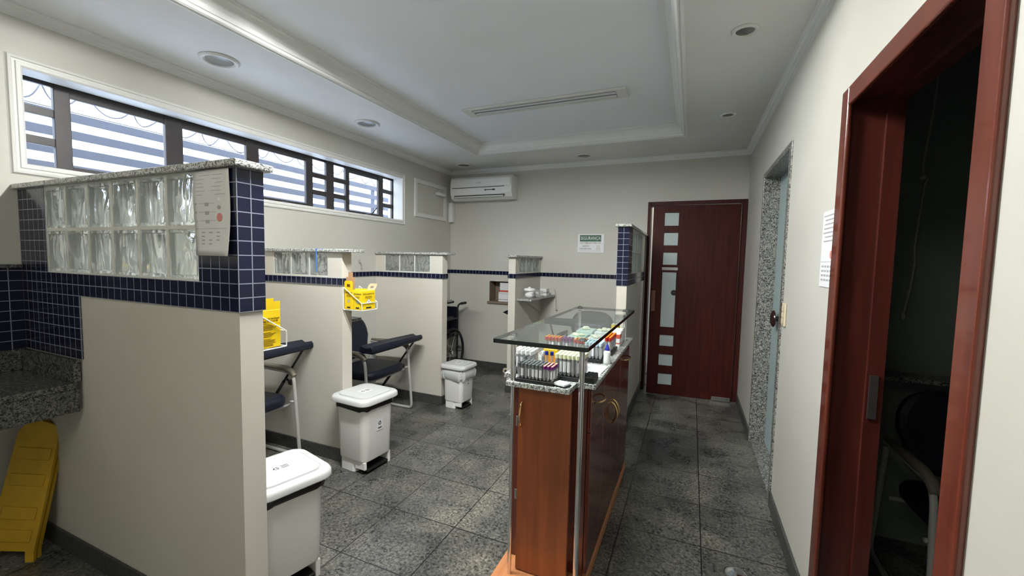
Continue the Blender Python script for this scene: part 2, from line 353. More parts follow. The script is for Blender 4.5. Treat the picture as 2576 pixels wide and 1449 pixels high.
def text_obj(name, body, size, M_, mat, parent=None, shift=(0, 0, 0), align='CENTER', width=None, space=1.0, ext=0.0004):
    """lettering as a thin mesh; M_ maps the text plane (x right, y up, z out) to the thing"""
    cu = bpy.data.curves.new(name, 'FONT'); cu.body = body; cu.size = size; cu.align_x = align; cu.align_y = 'CENTER'; cu.extrude = ext; cu.resolution_u = 2; cu.space_character = space
    t = bpy.data.objects.new(name, cu); COL.objects.link(t)
    dg = bpy.context.evaluated_depsgraph_get(); me = bpy.data.meshes.new_from_object(t.evaluated_get(dg))
    bpy.data.objects.remove(t); bpy.data.curves.remove(cu)
    if width and len(me.vertices):
        xs = [v.co.x for v in me.vertices]; k = width / max(1e-6, max(xs) - min(xs))
        for v in me.vertices: v.co.x *= k
    sh = Vector(shift)
    for v in me.vertices: v.co = (M_ @ v.co) - sh
    me.materials.clear(); me.materials.append(mat)
    o = bpy.data.objects.new(name, me); COL.objects.link(o)
    if parent is not None: o.parent = parent
    else: o.location = sh
    return o
def plane_m(o, right, up):
    r = Vector(right).normalized(); u = Vector(up).normalized(); z = r.cross(u)
    return Matrix(((r.x, u.x, z.x, o[0]), (r.y, u.y, z.y, o[1]), (r.z, u.z, z.z, o[2]), (0, 0, 0, 1)))
def rrect(w, d, r, z, n=5, cx=0, cy=0):
    pts = []
    for sx, sy, a0 in ((1, 1, 0), (-1, 1, PI / 2), (-1, -1, PI), (1, -1, 1.5 * PI)):
        for k in range(n + 1):
            a = a0 + PI / 2 * k / n
            pts.append((cx + sx * (w / 2 - r) + r * math.cos(a), cy + sy * (d / 2 - r) + r * math.sin(a), z))
    return pts

# ---------------------------------------------------------------- room shell
XL, XR, YF, YB, ZC, ZT = -3.03, 0.50, 4.90, -1.80, 2.61, 2.70
TX0, TX1, TY0, TY1 = -2.22, -0.12, -0.9, 4.14          # recessed tray in the ceiling
WY0, WY1, WZ0, WZ1 = 0.95, 3.87, 1.855, 2.345         # window hole
GY0, GY1, GZ = 2.85, 3.87, 2.165                       # granite framed doorway
NY0, NY1, NZ = 1.035, 1.94, 2.09                       # near doorway, outer edge of casing
DX0, DX1, DZ = -0.475, 0.497, 2.118                    # far door, outer edge of casing
struct('floor', MB().box(-3.3, 2.5, -2.0, 5.1, -0.1, 0.0), M['floor'])
m = MB(); m.box(XL - .2, TX0, YB, YF, ZC, 2.85); m.box(TX1, XR, YB, YF, ZC, 2.85); m.box(TX0, TX1, YB, TY0, ZC, 2.85); m.box(TX0, TX1, TY1, YF, ZC, 2.85); m.box(TX0, TX1, TY0, TY1, ZT + .06, 2.85)
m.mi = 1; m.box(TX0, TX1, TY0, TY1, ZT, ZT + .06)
struct('ceiling', m, [M['ceil'], M['ceiltray_bluelit']])
m = MB(); X0 = XL - .2
m.box(X0, XL, YB, YF + .2, 0, WZ0); m.box(X0, XL, YB, YF + .2, WZ1, ZC); m.box(X0, XL, YB, WY0, WZ0, WZ1); m.box(X0, XL, WY1, YF + .2, WZ0, WZ1)
struct('wall_left', m, M['wall'])
HX0, HX1, HZ0, HZ1 = -2.43, -1.93, 0.90, 1.165          # pass-through niche in the far wall
m = MB(); m.box(XL, HX0, YF, YF + .2, 0, 2.85); m.box(HX1, DX0 + .03, YF, YF + .2, 0, 2.85); m.box(HX0, HX1, YF, YF + .2, 0, HZ0); m.box(HX0, HX1, YF, YF + .2, HZ1, 2.85); m.box(DX0 + .03, XR + .2, YF, YF + .2, DZ - .03, 2.85)
m.box(HX0, HX1, YF + .19, YF + .2, HZ0, HZ1); m.box(DX1 - .02, XR + .2, YF, YF + .2, 0, DZ - .03)
struct('wall_far', m, M['wall'])
m = MB()
m.box(XR, XR + .14, YB, NY0 + .03, 0, 2.85); m.box(XR, XR + .14, NY1 - .03, GY0 + .02, 0, 2.85); m.box(XR, XR + .14, GY1 - .02, YF, 0, 2.85)
m.box(XR, XR + .14, NY0 + .03, NY1 - .03, NZ - .03, 2.85); m.box(XR, XR + .14, GY0 + .02, GY1 - .02, GZ - .02, 2.85)
struct('wall_right', m, M['wall'])
struct('wall_back', MB().box(X0, XR + .14, YB - .1, YB, 0, 2.85), M['wall'])
# the unlit room behind the near doorway
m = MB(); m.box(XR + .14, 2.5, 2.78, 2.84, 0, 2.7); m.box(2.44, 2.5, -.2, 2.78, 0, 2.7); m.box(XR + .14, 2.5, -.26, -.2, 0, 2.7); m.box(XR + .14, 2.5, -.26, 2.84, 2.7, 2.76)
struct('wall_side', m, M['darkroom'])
# behind the glazed doorway and behind the far door
struct('wall_shower', MB().box(1.6, 1.64, 2.93, 4.4, 0, 2.6), M['wall'])
m = MB(); m.box(-1.2, 1.2, 6.2, 6.3, 0, 2.6); m.box(-1.2, 1.2, YF + .2, 6.3, 2.6, 2.66); m.box(-1.3, -1.2, YF + .2, 6.3, 0, 2.6); m.box(1.2, 1.3, YF + .2, 6.3, 0, 2.6)
struct('wall_corridor', m, M['wall'])
struct('floor_corridor', MB().box(-1.3, 1.3, 5.1, 6.3, -.1, 0), M['floor'])

# cornices, tray moulding, skirting, tile band
def sweep(prof, path, inward, closed=False):
    """prof: (d, z) pairs, d measured along the inward normal of each path corner"""
    m = MB(); rings = []
    for (x, y), (nx, ny) in zip(path, inward): rings.append([(x + nx * d, y + ny * d, z) for d, z in prof])
    if closed: rings.append(rings[0])
    m.loft(rings, cap=not closed, smooth=False); bmesh.ops.remove_doubles(m.bm, verts=m.bm.verts, dist=1e-5); return m
cp = [(0, ZC), (0.045, ZC), (0.045, ZC - .008), (0.034, ZC - .012), (0.028, ZC - .024), (0.016, ZC - .030), (0.014, ZC - .040), (0.006, ZC - .044), (0, ZC - .050)]
struct('trim_1', sweep(cp, [(XL, YB), (XL, YF), (XR, YF), (XR, YB)], [(1, 0), (1, -1), (-1, -1), (-1, 0)]), M['cornice'])
tp = [(-.034, ZC), (-.034, ZC - .010), (-.020, ZC - .014), (-.014, ZC - .006), (-.004, ZC - .012), (.008, ZC - .006), (.008, ZC + .008), (.016, ZC + .010), (.022, ZC + .034), (.036, ZC + .056), (.056, ZC + .072), (.074, ZC + .074), (.074, ZC + .082), (.088, ZC + .084), (.088, ZT - .0005), (0, ZT - .0005), (0, ZC)]
struct('trim_2', sweep(tp, [(TX0, TY0), (TX0, TY1), (TX1, TY1), (TX1, TY0)], [(1, 1), (1, -1), (-1, -1), (-1, 1)], True), M['cornice'])
BH = 0.09
def skirt(n, x0, x1, y0, y1): struct(n, MB().box(x0, x1, y0, y1, 0, BH, .002), M['base'])
skirt('baseboard_left', XL, XL + .012, YB, YF); skirt('baseboard_far', XL + .012, DX0, YF - .012, YF)
m = MB(); m.box(XR - .012, XR, GY1 + .002, YF, 0, BH); m.box(XR - .012, XR, NY1 + .002, GY0 - .002, 0, BH); m.box(XR - .012, XR, YB, NY0 - .002, 0, BH); struct('baseboard_right', m, M['base'])
TP = 0.049; TZ = 1.25
M['tile_p1'] = tile_mat('navy_tiles_front', -1.41, 0.93, TZ); M['tile_w'] = tile_mat('navy_tiles_walls', -2.19, 2.16, TZ); M['tile_4'] = tile_mat('navy_tiles_pillar', -0.577, 3.55, TZ)
m = MB(); m.box(XL, XL + .006, 1.03, YF, TZ, TZ + TP); m.box(XL + .006, -.577, YF - .006, YF, TZ, TZ + TP); struct('trim_3', m, M['tile_w'])

# ---------------------------------------------------------------- window with iron frame
k_ = 1.01
def wz(z): return 1.45 + (z - 1.45) * k_
fx0, fx1 = XL - .155, XL - .125
cols = [(.982, 1.117, 3), (1.184, 1.630, 1), (1.731, 2.162, 1), (2.264, 2.698, 1), (2.769, 2.920, 3), (3.009, 3.157, 3), (3.204, 3.624, 1), (3.697, 3.849, 3)]
rows3 = [(wz(1.888), wz(1.995)), (wz(2.038), wz(2.147)), (wz(2.187), wz(2.304))]
win = MB()
ye = [WY0 + .001] + [v for c in cols for v in c[:2]] + [WY1 - .001]
for i in range(0, len(ye), 2): win.box(fx0, fx1, ye[i], ye[i + 1], WZ0 + .001, WZ1 - .001, .003)
for a, b, n_ in cols:
    zz = [WZ0 + .001] + ([v for r_ in rows3 for v in r_] if n_ == 3 else [wz(1.905), wz(2.270)]) + [WZ1 - .001]
    for i in range(0, len(zz), 2): win.box(fx0 + .004, fx1 - .004, a - .001, b + .001, zz[i], zz[i + 1], .002)
wo = struct('window_1', win, M['winframe'])
for a, b, n_ in cols:
    for z0, z1 in (rows3 if n_ == 3 else [(wz(1.905), wz(2.270))]):
        MB().box(XL - .142, XL - .138, a, b, z0, z1).obj('window_pane', M['pane'], wo)
m = MB()
for y in (1.40, 1.95, 2.47): m.box(fx1, fx1 + .03, y - .03, y + .03, wz(1.872), wz(1.890), .003)
m.obj('window_latch', M['winframe'], wo)
m = MB().tube([(fx1 - .005, 3.36, wz(1.86)), (fx1 + .03, 3.40, wz(1.88)), (fx1 + .05, 3.47, wz(1.90)), (fx1 + .06, 3.53, wz(1.965))], .007, 8, fillet=.02)
m.obj('window_handle', M['winframe'], wo)
# moulded casing and lined reveal
def ring_profile(name, y0, y1, z0, z1, prof, mat):
    rings = []
    for y, z, sy, sz in ((y0, z0, -1, -1), (y1, z0, 1, -1), (y1, z1, 1, 1), (y0, z1, -1, 1)):
        rings.append([(XL + h, y + sy * d, z + sz * d) for d, h in prof])
    rings.append(rings[0]); mm = MB().loft(rings, cap=False, smooth=False); bmesh.ops.remove_doubles(mm.bm, verts=mm.bm.verts, dist=1e-5); return mm
pr = [(-.008, -.112), (-.008, .010), (.000, .016), (.014, .016), (.017, .010), (.026, .010), (.030, .016), (.040, .014), (.044, .004), (.048, 0), (0, 0), (0, -.112)]
struct('trim_4', ring_profile('casing', WY0 + .008, WY1 - .008, WZ0 + .008, WZ1 - .008, pr, M['trim']), M['trim'])
# blind panel with white moulding on the same wall
m = ring_profile('panel', 4.135, 4.72, 1.985, 2.335, [(0, 0), (0, .012), (.045, .016), (.050, .004), (.050, 0)], M['trim']); struct('trim_5', m, M['trim'])

# outside: slatted fence with coiled wire on top
fe = thing('slat_fence', 'horizontal slat fence outside, seen in stripes through the high window', 'fence', (-4.25, 2.4, 0))
for i in range(9):
    z = 1.386 + i * 0.1265
    if z > 2.46: break
    MB().box(-4.27, -4.25, -1.0, 7.5, z, z + .064, .003).obj('slat', M['slat'], fe, (-4.25, 2.4, 0))
for y in (-.6, 1.2, 3.0, 4.8, 6.6): MB().box(-4.31, -4.272, y - .02, y + .02, -.05, 2.42).obj('post', M['slat'], fe, (-4.25, 2.4, 0))
wi = thing('coiled_wire', 'tangled coiled wire along the top of the fence outside', 'wire', (-4.26, 2.4, 2.45))
pts = []
for i in range(420):
    a = i * .42; y = -.4 + i * .017; r = .055 + .014 * math.sin(i * .37)
    pts.append((-4.26 + r * math.cos(a) * .6, y + .03 * math.sin(i * .2), 2.545 + r * math.sin(a)))
MB().tube(pts, .0055, 5).obj('coil', M['wire'], wi, (-4.26, 2.4, 2.45))
MB().tube([(-4.26, -1, 2.475), (-4.26, 2, 2.470), (-4.26, 7, 2.478)], .004, 5).obj('guide_wire', M['wire'], wi, (-4.26, 2.4, 2.45))
tag(MB().box(-9, -3.24, -4, 9, -.3, -.05).obj('ground_outside', plain('pale_concrete', (0.78, 0.80, 0.84), 0.8)), kind='structure')  # unseen ground, kept pale to bounce daylight up to the ceiling

# ---------------------------------------------------------------- half-height partitions
def glass_blocks(root, L, origin, du, n, rows, bw, bh, thick, axis):
    """origin: lower corner; blocks run along axis; each one a part"""
    o = Vector(origin)
    for j in range(rows):
        for i in range(n):
            m = MB(); g = .0072
            u0, u1 = i * bw + g, (i + 1) * bw - g; z0, z1 = j * bh + g, (j + 1) * bh - g
            t0, t1 = thick
            def V(u, t, z): return (o.x + u, o.y + t, o.z + z) if axis == 'X' else (o.x + t, o.y + u, o.z + z)
            rings = []
            for t, ins in ((t0 + .012, .014), (t0, .012), (t0, 0), (t1, 0), (t1, .012), (t1 - .012, .014)):
                rings.append([V(u0 + ins, t, z0 + ins), V(u1 - ins, t, z0 + ins), V(u1 - ins, t, z1 - ins), V(u0 + ins, t, z1 - ins)])
            m.loft(rings, smooth=False)
            b = m.obj('glass_block', M['block'], root, L)
    # grout between and around
    m = MB()
    def B(u0, u1, z0, z1):
        a = thick[0] - .001; c = thick[1] + .001
        if axis == 'X': m.box(o.x + u0, o.x + u1, o.y + a, o.y + c, o.z + z0, o.z + z1)
        else: m.box(o.x + a, o.x + c, o.y + u0, o.y + u1, o.z + z0, o.z + z1)
    for i in range(n + 1): B(max(0, i * bw - .0068), min(n * bw, i * bw + .0068), 0, rows * bh)
    for j in range(rows + 1):
        for i in range(n): B(i * bw + .0069, (i + 1) * bw - .0069, max(0, j * bh - .0068), min(rows * bh, j * bh + .0068))
    m.obj('grout', M['mortar'], root, L)

# P1: the big tiled partition in front
L = (-2.2, .98, 0)
p1 = thing('partition_wall', 'nearest half-height partition with navy tiles, twelve glass blocks and plain cream base', 'partition wall', L)
y0, y1 = .935, 1.02; e = .006
MB().box(XL, -1.418, y0, y1, 0, TZ).obj('plaster_body', M['plaster'], p1, L)
zt = TZ + 10 * TP; zg0 = TZ + 2 * TP; GX0 = -2.765; GX1 = -1.625
m = MB(); m.box(XL, -1.41, y0 - e, y1 + e, TZ, zg0); m.box(XL, GX0, y0 - e, y1 + e, zg0, zt); m.box(GX1, -1.41, y0 - e, y1 + e, zg0, zt)
m.obj('tile_band', M['tile_p1'], p1, L)
MB().box(XL, -2.485, y0 - e, y0 - .0005, .965, TZ - .0005).obj('tile_splashback', M['tile_p1'], p1, L)
MB().box(XL + .001, -1.382, y0 - .028, y1 + .026, zt + .0005, zt + .024, .005).obj('capstone', M['granite'], p1, L)
glass_blocks(p1, L, (GX0, 0, zg0), None, 6, 2, (GX1 - GX0) / 6, (zt - zg0) / 2, (y0 - .002, y1 + .002), 'X')
MB().box(XL, -1.41, y0 - .012, y0 - .0005, 0, BH, .002).obj('baseboard', M['base'], p1, L)
# P2, P3: plain partitions between the collection bays
def plain_partition(label, y, xe, gx0, gx1, capx, zc):
    L = (-2.6, y + .045, 0); p = thing('partition_wall', label, 'partition wall', L)
    a, b = y, y + .088
    m = MB(); m.box(XL, xe, a, b, 0, 1.305); m.box(XL, gx0, a, b, 1.3051, zc); m.box(gx1, xe, a, b, 1.3051, zc); m.obj('plaster_body', M['plaster'], p, L)
    m = MB(); m.box(XL, xe + .007, a - .007, a - .0005, TZ, TZ + TP); m.box(xe + .0005, xe + .007, a - .0005, b + .007, TZ, TZ + TP); m.box(XL, xe + .0005, b + .0005, b + .007, TZ, TZ + TP)
    m.obj('tile_band', M['tile_w'], p, L)
    MB().box(XL, capx, a - .025, b + .025, zc, zc + .022, .004).obj('capstone', M['granite'], p, L)
    glass_blocks(p, L, (gx0, 0, 1.3052), None, 3, 1, (gx1 - gx0) / 3, zc - 1.3052 - .0002, (a + .002, b - .002), 'X')
    m = MB(); m.box(XL + .012, xe + .012, a - .012, a - .0005, 0, BH, .002); m.box(xe + .0005, xe + .012, a - .0005, b + .012, 0, BH, .002); m.box(XL + .012, xe, b + .0005, b + .012, 0, BH, .002); m.obj('baseboard', M['base'], p, L)
    return p
p2 = plain_partition('plain cream partition with three glass blocks, second from the camera, holding the open sharps boxes', 2.16, -2.20, -2.874, -2.324, -2.105, 1.476)
p3 = plain_partition('plain cream partition with three glass blocks, farther one, in front of the wheelchair', 3.44, -2.215, -2.915, -2.355, -2.14, 1.482)
# P5: partition running out from the far wall
L = (-1.76, 4.5, 0); p5 = thing('partition_wall', 'narrow cream partition running out from the far wall beside the jar shelf', 'partition wall', L)
a, b, c = -1.805, -1.725, 4.10
m = MB(); m.box(a, b, c, YF, 0, 1.305); m.box(a, b, c, c + .09, 1.3051, 1.476); m.box(a, b, c + .75, YF, 1.3051, 1.476); m.obj('plaster_body', M['plaster'], p5, L)
m = MB(); m.box(a - .007, b + .007, c - .007, c - .0005, TZ, TZ + TP); m.box(b + .0005, b + .007, c, YF - .007, TZ, TZ + TP); m.box(a - .007, a - .0005, c, YF - .007, TZ, TZ + TP); m.obj('tile_band', M['tile_w'], p5, L)
MB().box(a - .03, b + .028, c - .045, YF - .001, 1.476, 1.498, .004).obj('capstone', M['granite'], p5, L)
glass_blocks(p5, L, (0, c + .09, 1.3052), None, 3, 1, .22, .17, (a + .002, b - .002), 'Y')
m = MB(); m.box(b + .0005, b + .012, c, YF - .013, 0, BH, .002); m.box(a - .012, b + .012, c - .012, c - .0005, 0, BH, .002); m.obj('baseboard', M['base'], p5, L)
# P4: tiled partition beside the far door
L = (-.53, 4.2, 0); p4 = thing('partition_wall', 'half-height partition with navy tiled end, just left of the far wooden door', 'partition wall', L)
a, b, c = -.571, -.489, 3.556
MB().box(a, b, c, YF, 0, TZ).obj('plaster_body', M['plaster'], p4, L)
m = MB(); m.box(a - .006, b + .006, c - .006, YF - .001, TZ, zg0); m.box(a - .006, b + .006, c - .006, 3.77, zg0, zt); m.obj('tile_band', M['tile_4'], p4, L)
MB().box(a, b, 4.56, YF, zg0, zt).obj('plaster_pillar', M['plaster'], p4, L)
MB().box(a - .026, b + .026, c - .03, YF - .001, zt + .0005, zt + .024, .005).obj('capstone', M['granite'], p4, L)
glass_blocks(p4, L, (0, 3.77, zg0), None, 4, 2, .1975, (zt - zg0) / 2, (a - .002, b + .002), 'Y')
m = MB(); m.box(b + .0005, b + .012, c, YF - .013, 0, BH, .002); m.box(a - .012, b + .012, c - .012, c - .0005, 0, BH, .002); m.obj('baseboard', M['base'], p4, L)

# ---------------------------------------------------------------- doors
# door_1: far door, slightly ajar, mahogany with a column of frosted panes
d1 = thing('door_1', None, None, (0.42, YF - .02, 0)); d1['kind'] = 'structure'; L = d1.location.copy()
m = MB()
def jamb(x0, x1, z0, z1):
    m.box(x0, x1, YF - .015, YF + .16, z0, z1, .004)
jamb(DX0, DX0 + .032, 0, DZ); jamb(DX1 - .05, DX1, 0, DZ); jamb(DX0 + .0325, DX1 - .0505, DZ - .04, DZ)
m.obj('door_frame', M['mahogany'], d1, L)
W_ = .846; ang = math.asin((YF - .03 - 4.79) / W_); hx, hy = 0.436, YF - .022
RM = Matrix.Translation((hx, hy, 0)) @ Matrix.Rotation(PI + ang, 4, 'Z')      # local +x runs from hinge to leading edge
panes = [(1.846, 1.983), (1.637, 1.772), (1.430, 1.560), (.754, 1.348), (.545, .668), (.330, .455), (.119, .241)]
u0, u1 = W_ - .258, W_ - .116
m = MB(); th = .035
def lb(a, b, z0, z1, bev=0.0, t0=0, t1=th): m.box(a, b, t0, t1, z0, z1, bev, 2, RM)
lb(0.0, u0, .008, 2.062, .003); lb(u1, W_, .008, 2.062, .003)
zz = [.008] + [v for p in sorted(panes) for v in p] + [2.062]
for i in range(0, len(zz), 2): lb(u0 - .001, u1 + .001, zz[i], zz[i + 1])
# raised moulding strips of the two panels
for a, b, z0, z1 in ((.10, .106, 1.05, 1.95), (.565, .571, 1.05, 1.95), (.10, .571, .985, .991), (.10, .571, 1.044, 1.05), (.10, .571, .10, .106), (.10, .106, .106, .985), (.565, .571, .106, .985), (.215, .219, .106, .985), (.33, .334, .106, .985), (.445, .449, .106, .985)): lb(a, b, z0, z1, 0, th, th + .003)
leaf = m.obj('door_leaf', M['mahogany'], d1, L)
for z0, z1 in panes: MB().box(u0 + .001, u1 - .001, .012, .024, z0 + .001, z1 - .001, 0, 2, RM).obj('door_pane', M['frost'], d1, L)
MB().box(u0 - .01, u1 + .006, th + .001, th + .005, 1.372, 1.402, 0, 2, RM).obj('door_plate', M['steel'], d1, L)
MB().box(W_ - .055, W_ - .012, th + .001, th + .014, .92, 1.15, .004, 2, RM).obj('door_handle', M['casing'], d1, L)
MB().box(.01, .19, th + .001, th + .012, .012, .05, .002, 2, RM).obj('kick_stop', M['chrome'], d1, L)
mm = MB().lathe([(.0, -.001), (.03, 0), (.03, .004), (.0, .006)], (0, 0, 0), 24, 'Y')
for v in mm.bm.verts: v.co = RM @ (v.co + Vector((u0 + .018, th - .012, 1.13)))
mm.obj('door_sticker', M['black'], d1, L)
# door_2: granite framed doorway with frosted glass leaf
d2 = thing('door_2', None, None, (XR + .1, 3.4, 0)); d2['kind'] = 'structure'; L = d2.location.copy()
m = MB(); x0, x1 = XR - .008, XR + .15
m.box(x0, x1, GY0, GY0 + .06, 0, GZ, .003); m.box(x0, x1, GY1 - .035, GY1, 0, GZ, .003); m.box(x0, x1, GY0 + .0605, GY1 - .0355, GZ - .035, GZ, .003)
m.box(x0 + .01, x1, GY0 + .061, GY1 - .036, 0, .02, .003)
m.obj('door_frame', M['granite_mid'], d2, L)
MB().box(XR + .105, XR + .115, GY0 + .062, GY1 - .037, .022, GZ - .038, .001).obj('glass_leaf', M['aqua'], d2, L)
kn = MB().lathe([(0, 0), (.018, 0), (.018, .022), (.050, .024), (.063, .032), (.060, .040), (.035, .052), (.0, .055)], (0, 0, 0), 24, 'X').obj('door_knob', M['knob'], d2, (0, 0, 0))
for v in kn.data.vertices: v.co = Vector((XR + .1045 - v.co.x, 3.57 + v.co.y, 1.055 + v.co.z)) - L
# door_3: near doorway, red-brown casing and deep jamb, dark room beyond
d3 = thing('door_3', None, None, (XR, 1.5, 0)); d3['kind'] = 'structure'; L = d3.location.copy()
cw = .068
m = MB(); x0, x1 = XR - .016, XR + .001
m.box(x0, x1, NY0, NY0 + cw, 0, NZ, .006, 3); m.box(x0, x1, NY1 - cw, NY1, 0, NZ, .006, 3); m.box(x0, x1, NY0 + cw + .0004, NY1 - cw - .0004, NZ - cw, NZ, .006, 3)
m.obj('door_casing', M['casing'], d3, L)
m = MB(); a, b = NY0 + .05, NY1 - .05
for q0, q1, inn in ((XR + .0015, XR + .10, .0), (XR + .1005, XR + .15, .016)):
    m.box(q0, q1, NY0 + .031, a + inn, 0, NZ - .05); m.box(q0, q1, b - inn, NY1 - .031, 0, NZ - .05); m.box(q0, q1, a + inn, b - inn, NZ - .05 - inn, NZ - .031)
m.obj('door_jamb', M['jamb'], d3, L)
m = MB(); m.box(XR + .108, XR + .135, b - .020, b - .0165, .90, 1.06, .001); m.obj('strike_plate', M['winframe'], d3, L)

# ---------------------------------------------------------------- ceiling lights
def fluorescent(label, cx, cy, lit, rz=0.0, drop=0.0):
    t = thing('ceiling_light', label, 'ceiling light', (cx, cy, ZT), rz, None)
    w, d = 1.34, .17
    m = MB(); e_ = .022
    for a in ((-w / 2, w / 2, -d / 2, -d / 2 + e_), (-w / 2, w / 2, d / 2 - e_, d / 2), (-w / 2, -w / 2 + .075, -d / 2 + e_, d / 2 - e_), (w / 2 - .075, w / 2, -d / 2 + e_, d / 2 - e_)): m.box(*a, -.018 - drop, -.001, .003)
    m.obj('frame', M['trim'], t)
    MB().box(-w / 2 + .076, w / 2 - .076, -d / 2 + e_ + .001, d / 2 - e_ - .001, -.004, -.001).obj('reflector', M['reflector'], t)
    for s_ in (-.03, .03): MB().cyl((-w / 2 + .08, s_, -.014), (w / 2 - .08, s_, -.014), .009, n=12).obj('fluorescent_tube', lit, t)
    return t
fluorescent('unlit recessed fluorescent fitting in the ceiling tray, nearest the far wall', -1.16, 3.2, M['offtube'], math.radians(0))
fluorescent('lit recessed fluorescent fitting in the ceiling tray above the nearest bins', -1.10, 1.42, M['lit'], drop=.010)
fluorescent('added warm fill light behind the camera, shaped as a fluorescent fitting', -.86, -.70, M['lit2'])  # added fill to brighten the nearest partition front, no such fitting known
corr = fluorescent('lit fluorescent fitting in the corridor behind the far door', 0, 5.65, M['lit2']); corr.location.z = 2.599
def downlight(x, y, r, label, group=None, stub=False):
    t = thing('downlight', label, 'ceiling downlight', (x, y, ZC), 0, group)
    MB().lathe([(r * .72, -.001), (r, -.001), (r, -.006), (r * .92, -.013), (r * .78, -.012), (r * .72, -.005)], n=32).obj('trim_ring', M['trim'], t)
    MB().lathe([(0, -.0015), (r * .70, -.0015), (r * .70, -.006), (r * .4, -.009), (0, -.010)], n=28).obj('lamp_glass', M['lens'], t)
downlight(-2.66, 1.67, .105, 'large round downlight in the left ceiling margin, nearest the camera')
downlight(-2.655, 2.905, .105, 'large round downlight in the left ceiling margin, second from the camera')
downlight(-2.65, 4.58, .105, 'large round downlight above the air conditioner corner')
downlight(-1.14, 4.59, .095, 'round downlight between the ceiling tray and the far wall')
downlight(.205, 3.70, .055, 'small round downlight in the right ceiling margin, farther one')
downlight(.19, 2.42, .060, 'small round downlight in the right ceiling margin, nearer one')

# ---------------------------------------------------------------- air conditioner, pipes, hook
L = (-2.485, 4.80, 2.34)
ac = thing('air_conditioner', 'white split air conditioner high in the far left corner', 'air conditioner', L)
def acprof(x): return [(x, YF - .002, 2.205), (x, YF - .12, 2.200), (x, YF - .175, 2.225), (x, YF - .200, 2.275), (x, YF - .205, 2.40), (x, YF - .190, 2.465), (x, YF - .165, 2.487), (x, YF - .002, 2.487)]
MB().loft([acprof(-2.915), acprof(-2.055)], smooth=False).obj('body', M['white'], ac, L)
m = MB(); m.box(-2.90, -2.07, YF - .212, YF - .2055, 2.355, 2.452, .004); m.obj('front_panel', M['white'], ac, L)
MB().box(-2.89, -2.15, YF - .2085, YF - .2057, 2.344, 2.351).obj('panel_groove', M['acdark'], ac, L)
q = MB(); RMv = Matrix.Translation((0, YF - .19, 2.246)) @ Matrix.Rotation(math.radians(-27), 4, 'X'); q.box(-2.86, -2.15, -.006, .0, -.024, .026, 0, 2, RMv); q.obj('air_vent', M['acdark'], ac, L)
q = MB(); RMv = Matrix.Translation((0, YF - .198, 2.238)) @ Matrix.Rotation(math.radians(-50), 4, 'X'); q.box(-2.85, -2.16, -.004, .0, -.02, .02, 0, 2, RMv); q.obj('louver', M['white'], ac, L)
m = MB(); m.cyl((-2.41, YF - .2085, 2.312), (-2.41, YF - .204, 2.312), .010); m.box(-2.40, -2.30, YF - .2085, YF - .2057, 2.308, 2.317); m.box(-2.31, -2.275, YF - .2085, YF - .2057, 2.303, 2.322, .002); m.obj('display', M['acdark'], ac, L)
MB().box(-2.53, -2.47, YF - .2135, YF - .2115, 2.398, 2.405).obj('badge', M['inkg'], ac, L)
L = (-2.98, 4.7, 2.2)
pc = thing('pipe_cover', 'white pipe casing running from the blind wall panel down beside the air conditioner', 'pipe cover', L)
MB().box(XL + .002, XL + .05, 4.52, YF - .21, 2.245, 2.285, .008, 3).obj('duct', M['white'], pc, L)
MB().box(XL + .002, XL + .062, YF - .07, YF - .004, 1.93, 2.19, .008, 3).obj('duct', M['white'], pc, L)
m = MB().tube([(XL, 3.42, 1.395), (XL + .025, 3.42, 1.385), (XL + .04, 3.42, 1.36), (XL + .035, 3.42, 1.335), (XL + .02, 3.42, 1.34)], .004, 8, fillet=.01)
m.box(XL, XL + .004, 3.405, 3.435, 1.375, 1.42); hk = m.obj('wall_hook', M['steel'], None, (XL, 3.42, 1.38)); hk.location = (XL + .0005, 3.20, 1.385)
tag(hk, 'small metal hook on the left wall above the tile band', 'hook')

# ---------------------------------------------------------------- notices and posters
def paper_curve(m, pts_fn, nu=14, nv=8, th=.0006):
    V = [[m.bm.verts.new(pts_fn(j / nv, i / nu)) for j in range(nv + 1)] for i in range(nu + 1)]
    for i in range(nu):
        for j in range(nv):
            f = m.bm.faces.new((V[i][j], V[i][j + 1], V[i + 1][j + 1], V[i + 1][j])); f.smooth = True; f.material_index = m.mi
L = (-1.53, .925, 1.59)
pn = thing('notice_sheet', 'laminated notice with a red dot hanging on the glass blocks of the nearest partition', 'notice', L)
def pf(u, v):        # v from top to bottom
    x0 = -1.632; x1 = -1.437 + .018 * v ** 2
    return Vector((x0 + (x1 - x0) * u, y0P - .004 - .022 * v ** 2 * (u ** .7) - .003 * math.sin(v * 5 + u * 2), 1.738 - .296 * v))
y0P = .929
m = MB(); paper_curve(m, pf); o = m.obj('sheet', M['paperg'], pn, L)
md = o.modifiers.new('thick', 'SOLIDIFY'); md.thickness = .0007
def pdec(u0, u1, v0, v1, mat, name):
    m = MB(); vs = []
    nn = 6
    V = [[m.bm.verts.new(pf(u0 + (u1 - u0) * j / nn, v0 + (v1 - v0) * i / 2) + Vector((0, -.0012, 0))) for j in range(nn + 1)] for i in range(3)]
    for i in range(2):
        for j in range(nn): m.bm.faces.new((V[i][j], V[i][j + 1], V[i + 1][j + 1], V[i + 1][j]))
    return m
m = MB()
rn = random.Random(3)
def quad(m, u0, u1, v0, v1):
    V = [m.bm.verts.new(pf(a, b) + Vector((0, -.0013, 0))) for a, b in ((u0, v0), (u1, v0), (u1, v1), (u0, v1))]; m.bm.faces.new(V)
for r_ in range(6): quad(m, .08 + .1 * (r_ == 0), .9 - rn.random() * .2, .06 + r_ * .045, .067 + r_ * .045)
quad(m, .03, .93, .68, .684)
